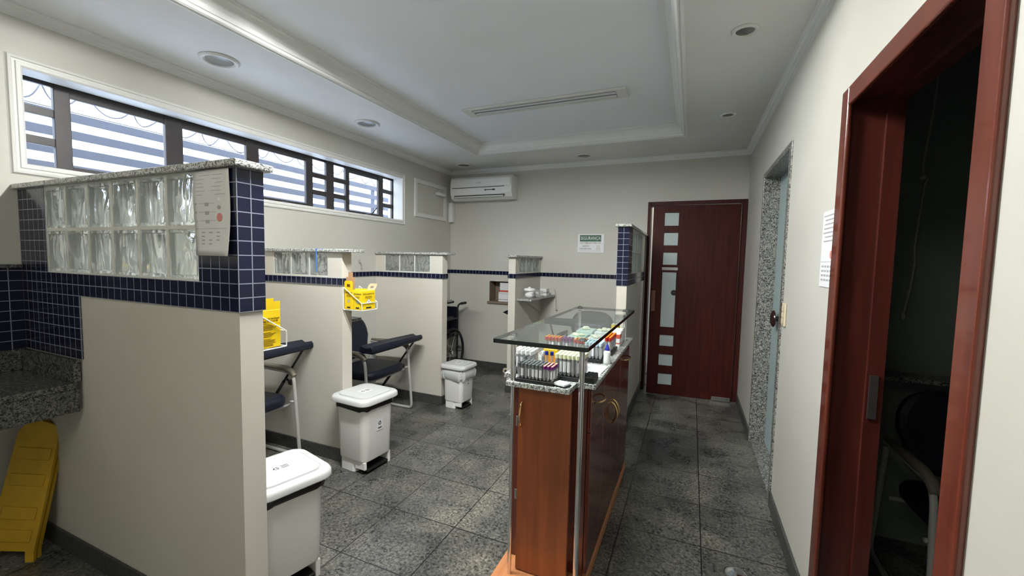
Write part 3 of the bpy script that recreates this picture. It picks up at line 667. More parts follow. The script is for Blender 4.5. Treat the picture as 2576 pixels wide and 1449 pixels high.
for r_ in range(4):
    for c_ in range(3):
        if rn.random() < .85: quad(m, .2 + c_ * .22, .30 + c_ * .22, .72 + r_ * .045, .735 + r_ * .045)
for v_ in (.38, .48, .58):
    quad(m, .05, .10, v_, v_ + .022); quad(m, .16, .50 + rn.random() * .15, v_ + .006, v_ + .012); quad(m, .33, .44, v_, v_ + .04)
m.obj('printed_text', M['inkg'], pn, L)
def disc(cu, cv, ru, rv, mat, name):
    m = MB(); V = [m.bm.verts.new(pf(cu + ru * math.cos(a), cv + rv * math.sin(a)) + Vector((0, -.0016, 0))) for a in [2 * PI * i / 20 for i in range(20)]]; m.bm.faces.new(V); m.obj(name, mat, pn, L)
disc(.72, .555, .075, .05, M['pinkp'], 'red_dot'); disc(.71, .44, .045, .024, M['inkg'], 'grey_dot'); disc(.72, .345, .035, .02, M['paper'], 'pale_dot')
# safety sign on the far wall
L = (-1.10, YF - .003, 1.662)
sg = thing('safety_sign', 'white and green SEGURANCA safety sign on the far wall', 'sign', L)
MB().box(-1.262, -.948, YF - .005, YF - .0005, 1.552, 1.768, .001, 1).obj('board', M['paper'], sg, L)
MB().box(-1.236, -.984, YF - .0062, YF - .0052, 1.682, 1.757).obj('header', M['green'], sg, L)
pm = lambda x, z, yy=YF - .0066: plane_m((x, yy, z), (1, 0, 0), (0, 0, 1))
text_obj('header_text', 'SEGURANÇA', .056, pm(-1.11, 1.719), M['paper'], sg, L, width=.236)
text_obj('sign_text', 'USO OBRIGATÓRIO DE', .026, pm(-1.11, 1.664, YF - .0056), M['ink'], sg, L, width=.245)
text_obj('sign_text', 'JALECO', .026, pm(-1.16, 1.628, YF - .0056), M['ink'], sg, L, width=.078)
text_obj('sign_text', 'DESCARTÁVEL', .026, pm(-1.165, 1.596, YF - .0056), M['ink'], sg, L, width=.145)
m = MB(); m.box(-1.238, -.984, YF - .0056, YF - .0051, 1.570, 1.574)
m.obj('border_line', M['inkg'], sg, L)
m = MB(); m.poly([(-1.05, YF - .0056, 1.58), (-1.03, YF - .0056, 1.64), (-1.0, YF - .0056, 1.64), (-.985, YF - .0056, 1.58)], (0, .0005, 0)); m.obj('coat_drawing', M['paperg'], sg, L)
# poster on the right wall
L = (XR - .003, 2.03, 1.52)
po = thing('poster', 'pale printed poster with a red dot on the right wall beside the near doorway', 'poster', L)
MB().box(XR - .004, XR - .0015, 1.945, 2.125, 1.365, 1.672, .0008, 1).obj('sheet', M['paper'], po, L)
m = MB()
for r_ in range(7): m.box(XR - .0048, XR - .0042, 1.96, 2.11 - rn.random() * .03, 1.65 - r_ * .017, 1.655 - r_ * .017)
for r_ in range(4):
    for c_ in range(4): m.box(XR - .0048, XR - .0042, 1.965 + c_ * .037, 1.99 + c_ * .037, 1.39 + r_ * .018, 1.398 + r_ * .018)
m.box(XR - .0048, XR - .0042, 1.955, 2.12, 1.466, 1.468)
m.obj('printed_text', M['inkg'], po, L)
MB().cyl((XR - .0050, 1.985, 1.495), (XR - .0042, 1.985, 1.495), .016, n=20).obj('red_dot', M['pinkp'], po, L)
m = MB().box(XR - .004, XR - .0015, 3.905, 4.02, 1.41, 1.70, .0008, 1).obj('notice_board', M['paperg'], None, (XR - .003, 3.96, 1.55)); tag(m, 'grey notice sheet on the right wall past the granite doorway', 'notice')
# light switch
L = (XR - .01, 2.77, 1.17)
sw = thing('light_switch', 'beige switch plate beside the granite doorway', 'light switch', L)
MB().box(XR - .012, XR - .001, 2.735, 2.815, 1.105, 1.235, .004).obj('plate', M['beige'], sw, L)
for k in range(3): MB().box(XR - .0165, XR - .0125, 2.755, 2.795, 1.120 + k * .035, 1.147 + k * .035, .002).obj('switch_rocker', M['beige'], sw, L)
MB().box(XR - .014, XR - .001, 2.817, 2.834, 1.105, 1.235, .002).obj('edge_strip', M['brownplate'], sw, L)
tag(MB().lathe([(0, 0), (.05, 0), (.05, .002), (.04, .003), (.036, .001), (0, .001)], (0, 0, 0), 28).obj('floor_drain', M['chrome'], None, (0, 0, 0)), 'round chrome drain in the floor near the right wall', 'drain').location = (.255, 2.13, .0005)

# ---------------------------------------------------------------- sink counter left of the nearest partition
L = (-2.75, .3, .86)
sc_ = thing('granite_counter', 'dark grey granite counter in the corner in front of the nearest partition', 'counter', L)
MB().box(XL + .001, -2.502, -.9, .921, .832, .860, .003).obj('worktop', M['granite_dark'], sc_, L)
MB().box(-2.530, -2.500, -.9, .921, .728, .8315, .003).obj('front_edge', M['granite_dark'], sc_, L)
m = MB(); m.box(XL + .001, -2.500, .905, .9285, .8605, .962, .003); m.box(XL + .001, XL + .024, -.9, .9045, .8605, .962, .003); m.obj('splashback', M['granite_dark'], sc_, L)
m = MB().box(XL, XL + .006, -.9, .9285, .9625, 1.360); m2 = m; struct('trim_6', m, M['tile_p1'])
struct('trim_7', MB().box(XL, XL + .02, -.9, .9285, 1.3605, 1.378, .003), M['granite_dark'])
# folded wet floor sign leaning under the counter
ys = thing('wet_floor_sign', 'folded yellow plastic floor sign leaning under the granite counter', 'floor sign', (-2.80, .80, .0))
for k in (0, 1):
    m = MB(); t = k * .026
    out = [(-.105, t, 0), (-.095, t, .05), (-.085, t, .58), (-.06, t, .625), (.0, t, .64), (.06, t, .625), (.085, t, .58), (.095, t, .05), (.105, t, 0), (.07, t, 0), (.06, t, .05), (-.06, t, .05), (-.07, t, 0)]
    m.poly(out, (0, .014, 0))
    for z0 in (.09, .19, .34, .46): 
        if k == 0: m.box(-.07, .07, -.004, .0, z0, z0 + .055, .003)
    m.obj('sign_panel', M['signy'], ys)
m = MB(); m.box(-.05, .05, .0145, .0255, .58, .62, .002); m.obj('hinge', M['signy'], ys)
ys.rotation_euler = (math.radians(-10.0), math.radians(7), math.radians(32))
ys.location = (-2.84, .77, .006)

# ---------------------------------------------------------------- cabinet island
before_island = set(bpy.data.objects)
FL = -.1085                                             # floor level in the island's own drawing units
ZW = .89                                                # worktop surface
CX0, CX1, CY0, CY1 = -.80, -.395, 1.875, 3.14
L = (-.6, 2.5, 0)
cb = thing('cabinet', 'long red-brown cabinet island in the middle of the room under the glass shelf', 'cabinet', L)
MB().box(CX0 + .004, CX1 - .019, CY0, CY1, FL + .060, .866, .001, 1).obj('carcass', M['cabdark'], cb, L)
MB().box(-.715, -.475, 1.803, 1.8745, FL + .060, .866, .001, 1).obj('front_carcass', M['cabdark'], cb, L)
MB().box(CX0 - .012, CX1 + .003, 1.60, CY1, FL + .001, FL + .058, .004).obj('plinth', M['plinth'], cb, L)
def front(y0, y1, z0, z1, name, mat='cabdark'):
    return MB().box(CX1 - .018, CX1, y0 + .0015, y1 - .0015, z0, z1, .003).obj(name, M[mat], cb, L)
def bow(p0, p1, out, r, parent, mat='brass'):
    p0 = Vector(p0); p1 = Vector(p1); o = Vector(out); pts = []
    for i in range(15):
        t = i / 14; pts.append(p0.lerp(p1, t) + o * (math.sin(PI * t) ** .6))
    m = MB().tube(pts, [r * (.8 + .5 * math.sin(PI * i / 14)) for i in range(15)], 8)
    return m.obj('handle', M[mat], parent, L)
d = front(1.876, 2.185, .655, .860, 'drawer'); bow((CX1 + .0005, 1.95, .775), (CX1 + .0005, 2.10, .775), (.032, 0, 0), .0055, d)
d = front(1.876, 2.185, FL + .075, .652, 'door')
d = front(2.188, 2.455, FL + .075, .860, 'door'); bow((CX1 + .0005, 2.43, .50), (CX1 + .0005, 2.43, .63), (.032, 0, 0), .0055, d)
d = front(2.458, 2.725, FL + .075, .860, 'door'); bow((CX1 + .0005, 2.485, .50), (CX1 + .0005, 2.485, .63), (.032, 0, 0), .0055, d)
d = front(2.728, 3.138, .655, .860, 'drawer'); bow((CX1 + .0005, 2.86, .785), (CX1 + .0005, 3.02, .785), (.032, 0, 0), .0055, d)
d = front(2.728, 3.138, FL + .075, .652, 'door')
d = MB().box(-.722, -.468, 1.786, 1.8025, FL + .064, .858, .003).obj('front_door', M['cab'], cb, L, 'lighter brown front door'); bow((-.702, 1.7855, .665), (-.702, 1.7855, .785), (0, -.030, 0), .0052, d)
for z in (.66, .30): MB().box(-.735, -.7225, 1.79, 1.80, z, z + .05, .002).obj('hinge', M['chrome'], cb, L)
# granite worktop with cut corners
m = MB()
pts = [(-.765, 1.728), (-.462, 1.728), (-.462, 1.852), (-.375, 1.852), (-.375, 3.16), (-.83, 3.16), (-.83, 1.852), (-.765, 1.852)]
m.poly([(x, y, ZW - .022) for x, y in pts], (0, 0, .022))
es = [e_ for e_ in m.bm.edges]
bmesh.ops.bevel(m.bm, geom=es, offset=.002, segments=2, affect='EDGES')
wt = m.obj('worktop', M['granite'], None, (-.6, 2.5, ZW - .022)); tag(wt, 'speckled grey granite worktop with notched corner on the cabinet island', 'worktop')
# glass shelf on chrome posts
GX = (-.79, -.366); GYs = (1.632, 3.115); ZG = 1.085
L = (-.58, 2.4, ZG)
gs = thing('glass_shelf', 'thick clear glass shelf with dark edges on four chrome posts above the worktop', 'glass shelf', L)
m = MB(); rr = rrect(GX[1] - GX[0], GYs[1] - GYs[0], .012, 0, 4, sum(GX) / 2, sum(GYs) / 2)
m.loft([[(x, y, ZG) for x, y, z in rr], [(x, y, ZG + .018) for x, y, z in rr]], cap=False, smooth=False)
m.obj('glass_edge', M['glassedge'], gs, L)
m = MB(); m.bm.faces.new([m.bm.verts.new((x, y, ZG + .018)) for x, y, z in rr]); m.obj('glass_pane', M['glasstop'], gs, L)
for (x, y, z0, nm) in ((-.738, 1.752, ZW + .001, 0), (-.420, 1.768, FL + .059, 1), (-.755, 3.055, ZW + .001, 0), (-.418, 3.02, ZW + .001, 0)):
    m = MB(); m.cyl((x, y, z0 if nm else z0), (x, y, ZG - .001), .0125, n=20); pst = m.obj('post', M['chrome'], gs, L)
    m = MB().lathe([(0, 0), (.02, 0), (.02, .004), (.012, .010), (0, .012)], (x, y, ZG + .019), 16); m.obj('post_cap', M['chrome'], gs, L)
    if not nm and y > 2:
        m = MB().lathe([(.013, 0), (.024, 0), (.024, .004), (.013, .006)], (x, y, ZW + .001), 16); m.obj('post_flange', M['chrome'], gs, L)
m = MB(); m.cyl((-.738, 1.752, FL + .059), (-.738, 1.752, ZW - .0225), .0095, n=16); m.obj('lower_post', M['chrome'], gs, L)

# ---------------------------------------------------------------- tubes, racks and supplies on the worktop
def make_tube(name, label, h, r, capm, topm=None, lab=True, hcap=.016, group=None):
    t = thing(name, label, 'test tube', (0, 0, 0), 0, group)
    MB().lathe([(0, 0), (r * .6, .0015), (r, r), (r, h - hcap * .6), (r * .85, h - hcap * .6)], n=10).obj('glass_body', M['tube'], t)
    if lab:
        m = MB(); a_ = [((r + .0004) * math.cos(k * .42), (r + .0004) * math.sin(k * .42)) for k in range(10)]
        for k in range(9):
            f = m.bm.faces.new([m.bm.verts.new(p) for p in ((*a_[k], h * .18), (*a_[k + 1], h * .18), (*a_[k + 1], h * .68), (*a_[k], h * .68))])
        m.obj('paper_label', M['label'], t)
    m = MB(); m.lathe([(r * .9, h - hcap), (r + .0012, h - hcap), (r + .0012, h - .001), (r * .95, h), (r * .55, h), (r * .5, h - .0015), (0, h - .0015)], n=10).obj('cap', [capm], t)
    if topm: MB().lathe([(0, h - .001), (r * .92, h - .001), (r * .92, h + .0016), (r * .7, h + .0022), (0, h + .0022)], n=10).obj('cap_top', topm, t)
    return t
def rack(label, x0, x1, y0, y1, h=.018, holes=None, z=ZW):
    L = ((x0 + x1) / 2, (y0 + y1) / 2, z)
    t = thing('tube_rack', label, 'tube rack', L)
    m = MB().box(x0, x1, y0, y1, z + .0008, z + h, .003); m.obj('base', M['black'], t, L)
    if holes:
        nx, ny = holes; m = MB()
        for i in range(nx):
            for j in range(ny):
                cx = x0 + (x1 - x0) * (i + .5) / nx; cy = y0 + (y1 - y0) * (j + .5) / ny
                m.lathe([(.0055, h + z + .0002), (.0085, h + z + .0002), (.0085, h + z + .0035), (.0055, h + z + .0035), (.0055, h + z + .0002)], (cx, cy, 0), 12)
        m.obj('hole_rims', M['black'], t, L)
    return t
def fill(proto, x0, y0, nx, ny, sx, sy, z, used, skip=lambda i, j: False, jit=.0008):
    for j in range(ny):
        for i in range(nx):
            if skip(i, j): continue
            loc = (x0 + i * sx + rn.uniform(-jit, jit), y0 + j * sy + rn.uniform(-jit, jit), z)
            if not used: proto.location = loc; used.append(1)
            else: copy_tree(proto, loc, rn.uniform(0, 6.28))
rack('black foam rack at the front of the worktop full of grey and purple capped tubes', -.722, -.5405, 1.742, 1.850, .017)
tg = make_tube('test_tube', 'small test tube with dark grey cap in the front rack', .070, .0060, M['greyc'], hcap=.017, group='grey capped tubes in the front rack')
tp_ = make_tube('test_tube', 'small test tube with purple cap and peach top in the front rack', .068, .0058, M['purple'], M['peach'], hcap=.014, group='purple capped tubes in the front rack')
fill(tg, -.711, 1.752, 7, 6, .0178, .0172, ZW + .018, [], skip=lambda i, j: i == 0 and j == 5)
fill(tp_, -.5864, 1.752, 3, 5, .0180, .0172, ZW + .018, [])
q = make_tube('test_tube', 'grey capped tube sticking up above its neighbours at the left of the front rack', .070, .0062, M['greyc'], hcap=.017); q.location = (-.711, 1.838, ZW + .034)
rack('black foam rack on the left of the worktop full of white capped tubes', -.800, -.684, 1.862, 1.975, .017)
tw = make_tube('test_tube', 'tall test tube with white cap in the left rack', .100, .0078, M['whitec'], hcap=.020, group='white capped tubes in the left rack')
fill(tw, -.788, 1.876, 5, 5, .0225, .0212, ZW + .018, [])
rack('narrow black rack holding two blue capped tubes and a white one', -.672, -.595, 1.930, 1.965, .017)
tb = make_tube('test_tube', 'test tube with dark blue cap behind the front rack', .092, .0076, M['bluec'], lab=False, hcap=.018, group='dark blue capped tubes'); fill(tb, -.642, 1.947, 2, 1, .027, .02, ZW + .018, [])
q = make_tube('test_tube', 'white capped tube standing left of the two blue capped ones', .092, .0076, M['whitec'], hcap=.018); q.location = (-.660, 1.947, ZW + .018)
rack('black rack beside the right chrome post full of cream capped tubes', -.578, -.436, 1.858, 1.975, .020)
tc_ = make_tube('test_tube', 'tall test tube with cream cap in the rack beside the right post', .100, .0080, M['cream'], hcap=.020, group='cream capped tubes by the right post')
fill(tc_, -.566, 1.872, 7, 6, .0198, .0185, ZW + .021, [])
rack('black rack on the right of the worktop behind the paper sheets, white labelled tubes', -.530, -.432, 2.262, 2.375, .020)
tl = make_tube('test_tube', 'test tube with pale blue cap and white label behind the paper sheets', .090, .0080, M['ltblue'], hcap=.018, group='pale blue capped tubes'); fill(tl, -.519, 2.275, 5, 5, .0195, .0215, ZW + .021, [])
rack('low black rack with orange topped red capped tubes, left one under the glass', -.790, -.690, 2.345, 2.425, .018)
tr = make_tube('test_tube', 'red capped tube with orange top in the left rack under the glass', .085, .0076, M['redc'], M['orangec'], hcap=.020, group='orange topped red tubes, left rack'); fill(tr, -.780, 2.356, 5, 4, .0200, .0190, ZW + .019, [])
rack('low black rack of purple capped tubes under the middle of the glass', -.684, -.622, 2.345, 2.425, .018)
tq = make_tube('test_tube', 'purple capped tube in the middle rack under the glass', .085, .0072, M['purple'], hcap=.018, group='purple capped tubes under the glass'); fill(tq, -.674, 2.356, 3, 4, .0200, .0190, ZW + .019, [])
rack('low black rack with orange topped red capped tubes, right one under the glass', -.616, -.538, 2.345, 2.425, .018)
ts = copy_tree(tr, (0, 0, 0), label='red capped tube with orange top in the right rack under the glass', group='orange topped red tubes, right rack'); fill(ts, -.606, 2.356, 4, 4, .0195, .0190, ZW + .019, [])
rack('black rack of red capped tubes behind the blue topped bottle', -.465, -.415, 2.48, 2.70, .020)
tu = make_tube('test_tube', 'red capped tube with orange top behind the blue topped bottle', .085, .0080, M['redc'], M['orangec'], hcap=.022, group='red capped tubes behind the bottle'); fill(tu, -.450, 2.497, 2, 8, .0205, .0265, ZW + .021, [])
rack('empty black foam rack with round holes beside the right chrome post', -.432, -.384, 1.862, 1.955, .030, holes=(3, 5))
# folded white carton lying on a dark notebook
L = (-.505, 1.785, ZW); t = thing('notebook', 'small white carton flap lying on a dark notebook at the front worktop corner', 'notebook', L, 0)
RMv = Matrix.Translation((-.506, 1.775, ZW)) @ Matrix.Rotation(math.radians(-18), 4, 'Z')
MB().box(-.030, .030, -.026, .026, .0008, .006, .001, 1, RMv).obj('cover', M['navy'], t, L)
MB().box(-.033, .028, -.030, .022, .0065, .017, .002, 1, RMv).obj('white_pad', M['paper'], t, L)
L = (-.44, 2.12, ZW); t = thing('paper_stack', 'stack of white printed sheets on the right edge of the worktop', 'papers', L)
for k in range(3):
    RMv = Matrix.Translation((-.452 + k * .002, 2.10, ZW + .0008 + k * .0012)) @ Matrix.Rotation(math.radians(3 - k * 3), 4, 'Z')
    MB().box(-.058, .060, -.115, .115, 0, .0009, 0, 1, RMv).obj('sheet', M['paper'], t, L)
m = MB()
for k in range(9): m.box(-.045, .03 + rn.random() * .015, -.09 + k * .02, -.087 + k * .02, .0010, .0013, 0, 1, RMv)
m.obj('printed_lines', M['inkg'], t, L)
L = (-.412, 2.30, ZW); t = thing('bottle', 'white plastic bottle with blue nozzle cap on the right edge of the worktop', 'bottle', (-.405, 2.285, ZW))
MB().lathe([(0, .001), (.0185, .001), (.0200, .004), (.0200, .020), (.0185, .040), (.0195, .062), (.016, .070), (.010, .074), (0, .074)], n=24).obj('body', M['white'], t)
MB().lathe([(.0, .0745), (.0125, .0745), (.0125, .082), (.0095, .086), (.006, .104), (.003, .108), (0, .108)], n=20).obj('nozzle_cap', M['bluec'], t)
def carton(label, x0, x1, y0, y1, h, mat, trim=None, tm=None, z=ZW, name='carton', words=None, rz=0):
    L = ((x0 + x1) / 2, (y0 + y1) / 2, z); t = thing(name, label, 'box', L, rz)
    MB().box(x0, x1, y0, y1, z + .0008, z + h, .0015, 1).obj('box_body', M[mat], t, L)
    if trim: 
        m = MB()
        for (za, zb) in trim: m.box(x0 - .0005, x1 + .0005, y0 - .0005, y1 + .0005, z + za, z + zb)
        m.obj('printed_band', M[tm], t, L)
    return t
carton('orange and yellow carton standing behind the blue capped tubes', -.672, -.600, 1.985, 2.03, .112, 'orangeb', [(.086, .109)], 'yellow')
carton('red and white carton standing on its end beyond the red capped tubes', -.470, -.412, 2.765, 2.835, .085, 'paper', [(.055, .083), (.02, .028)], 'red')
carton('white carton on the worktop next to the red and white one', -.480, -.416, 2.845, 2.925, .090, 'white')
carton('farther white carton on the worktop before the rear chrome post', -.480, -.420, 2.932, 2.996, .092, 'white', [(.03, .034), (.06, .062)], 'inkg')
carton('small yellow topped box behind the white cartons by the rear post', -.520, -.470, 3.06, 3.13, .105, 'paper', [(.075, .103)], 'yellow')
def glove_box(label, x0, y0, w, d, h, z=ZW, band='inkg', body='mint'):
    L = (x0 + w / 2, y0 + d / 2, z); t = thing('glove_box', label, 'glove box', L)
    MB().box(x0, x0 + w, y0, y0 + d, z + .0008, z + h, .002, 1).obj('carton', M[body], t, L)
    m = MB(); m.box(x0 - .0005, x0 + w + .0005, y0 - .0005, y0, z + .012, z + .026); m.box(x0 - .0005, x0 + w * .6, y0 - .0005, y0, z + h * .55, z + h * .68); m.obj('printed_band', M[band], t, L)
    m = MB(); g2 = random.Random(int(x0 * -1000))
    for k in range(6): m.sphere((x0 + w / 2 + g2.uniform(-.03, .03), y0 + d / 2 + g2.uniform(-.025, .025), z + h + .006 + g2.uniform(0, .008)), .018, (1.1, .9, .55), 10)
    m.obj('latex_gloves', M['glove'], t, L); return t
glove_box('pale green glove box with gloves puffing out, left one at the rear of the worktop', -.735, 2.62, .115, .20, .062)
glove_box('pale glove box with red flower print, right one at the rear of the worktop', -.605, 2.60, .115, .20, .062, band='red', body='paper')
glove_box('pale green glove box standing farther back beside the rear left post', -.730, 2.86, .115, .16, .070)
glove_box('white topped glove box farther back between the rear posts', -.600, 2.86, .110, .15, .072, body='paper')
carton('low clear white carton under the glass in front of the glove boxes', -.700, -.625, 2.50, 2.58, .055, 'paperg')
carton('tall white carton under the glass behind the cream capped tubes', -.560, -.505, 2.05, 2.13, .105, 'paper', [(.085, .10)], 'ltblue')

# true size of the island: drawn a little large above, set to size and place on the floor here
ISC = .93; A0 = Vector((-.6, 1.75, .89)); A1 = Vector((-.558, 1.6275, .9292))
for o in list(bpy.data.objects):
    if o not in before_island and o.parent is None:
        o.location = A1 + (o.location - A0) * ISC; o.scale = (ISC, ISC, ISC)

# ---------------------------------------------------------------- pedal bins
def recycle(m, c, s, M_):
    for k in range(3):
        a = PI / 2 + k * 2 * PI / 3; b = a + 2 * PI / 3
        p = Vector((math.cos(a) * s, math.sin(a) * s, 0)); q = Vector((math.cos(b) * s, math.sin(b) * s, 0))
        u = (q - p).normalized(); v = Vector((-u.y, u.x, 0)); A = p.lerp(q, .18); B = p.lerp(q, .66); T = p.lerp(q, .9)
        w_ = s * .17
        for pts in ([A - v * w_, B - v * w_, B + v * w_, A + v * w_], [B - v * w_ * 2, T, B + v * w_ * 2]):
            P = [M_ @ (Vector((c[0], c[1], 0)) + x) for x in pts]; P2 = [M_ @ (Vector((c[0], c[1], .0005)) + x) for x in pts]
            vv = [m.bm.verts.new(x) for x in P2]; m.bm.faces.new(vv)
def pedal_bin(label, loc, rz, s, liner, lidlab=True, sidelab=True, small=False):
    t = thing('pedal_bin', label, 'pedal bin', loc, rz)
    W = .27 * s; D = .27 * s; H = .50 * s
    m = MB()
    zf = .085 * s
    m.loft([rrect(W * .90, D * .90, .04 * s, zf), rrect(W * .93, D * .93, .045 * s, zf + .012 * s), rrect(W, D, .05 * s, H * .9), rrect(W * 1.03, D * 1.03, .05 * s, H * .905), rrect(W * 1.03, D * 1.03, .05 * s, H * .93)])
    m.obj('bucket', M['bin'], t)
    m = MB()   # foot section, open at the pedal side (+x)
    w2, d2 = W * .86 / 2, D * .86 / 2
    m.loft([rrect(w2 * 1.25, d2 * 2, .03 * s, .002, 5, -w2 * .37, 0), rrect(w2 * 1.25, d2 * 2, .03 * s, zf - .001, 5, -w2 * .37, 0)])
    m.box(w2 * .26, w2, d2 - .022 * s, d2, .002, zf - .001, .004 * s)
    m.box(w2 * .26, w2, -d2, -d2 + .020 * s, .002 + .03 * s, zf - .001, .004 * s)
    m.obj('foot', M['bin'], t)
    MB().box(w2 * .27, w2 * 1.02, -d2 + .022 * s, d2 - .024 * s, .014 * s, .030 * s, .005 * s).obj('pedal', M['black'], t)
    MB().box(w2 * .262, w2 * .29, -d2 + .022 * s, d2 - .024 * s, .032 * s, zf - .003).obj('pedal_recess', M['black'], t)
    # liner hanging over the rim
    m = MB(); R = []
    for (k, z, wob) in ((1.035, H * .935, 0), (1.06, H * .925, .002), (1.08 if liner == 'bag_black' else 1.2, H * (.885 if liner == 'bag_black' else .82), .003 if liner == 'bag_black' else .008), (1.07 if liner == 'bag_black' else 1.16, H * (.86 if liner == 'bag_black' else .71), .003 if liner == 'bag_black' else .009), (1.03, H * (.855 if liner == 'bag_black' else .675), .002)):
        rg = rrect(W * k, D * k, .055 * s, z, 8)
        R.append([(x * (1 + .05 * math.sin(i * 1.7) * (wob / .008)), y * (1 + .05 * math.cos(i * 2.3) * (wob / .008)), zz_ + (wob * 1.6) * math.sin(i * 1.3)) for i, (x, y, zz_) in enumerate(rg)])
    m.loft(R, cap=False); m.obj('bin_liner', M[liner], t)
    # lid: rounded cap with raised centre
    m = MB(); LW, LD = W * 1.25, D * 1.25; r = .062 * s; z = H * .935
    m.loft([rrect(LW * .96, LD * .96, r, z), rrect(LW, LD, r, z + .006 * s), rrect(LW, LD, r, z + .026 * s), rrect(LW * .97, LD * .97, r, z + .036 * s), rrect(LW * .93, LD * .93, r * .9, z + .040 * s), rrect(LW * .80, LD * .80, r * .8, z + .041 * s), rrect(LW * .79, LD * .79, r * .8, z + .036 * s), rrect(LW * .77, LD * .77, r * .78, z + .036 * s), rrect(LW * .755, LD * .755, r * .76, z + .046 * s), rrect(LW * .70, LD * .70, r * .7, z + .047 * s)])
    lid = m.obj('lid', M['lid'], t)
    if lidlab:
        RM2 = Matrix.Translation((-.0 * s, 0, z + .0475 * s)) @ Matrix.Rotation(math.radians(90), 4, 'Z')
        MB().box(-.042 * s, .042 * s, -.032 * s, .032 * s, 0, .0005, 0, 1, RM2).obj('sticker', M['paper'], lid)
        m = MB(); recycle(m, (-.018 * s, 0), .016 * s, RM2 @ Matrix.Translation((0, 0, .0004)))
        for k in range(3): m.box(.004 * s, .034 * s, -.014 * s + k * .011 * s, -.009 * s + k * .011 * s, .0006, .0009, 0, 1, RM2)
        m.obj('sticker_print', M['ink'], lid)
    if sidelab:
        zc = H * .62; RM2 = Matrix.Translation((W * .4905, .0, zc)) @ Matrix.Rotation(PI / 2, 4, 'Z') @ Matrix.Rotation(PI / 2, 4, 'X') @ Matrix.Rotation(math.radians(-1.1), 4, 'X')
        MB().box(-.030 * s, .030 * s, -.038 * s, .038 * s, 0, .0006, 0, 1, RM2).obj('side_sticker', M['paper'], t)
        m = MB(); recycle(m, (0, .008 * s), .017 * s, RM2 @ Matrix.Translation((0, 0, .0006)))
        for k in range(2): m.box(-.016 * s, .016 * s, -.022 * s - k * .006 * s, -.018 * s - k * .006 * s, .0008, .0012, 0, 1, RM2)
        m.obj('side_print', M['ink'], t)
    return t
pedal_bin('large white pedal bin beside the end of the nearest partition, lid closest to the camera', (-1.625, 1.235, 0), math.radians(-14), 1.0, 'bag_black', sidelab=False)
pedal_bin('white pedal bin with a black liner between the nearest two chairs', (-2.035, 2.20, 0), math.radians(-4), 1.02, 'bag_black')
b3 = pedal_bin('smaller white pedal bin with a clear crumpled liner, farthest of the three', (-2.055, 3.50, 0), math.radians(-4), .84, 'bag_white')

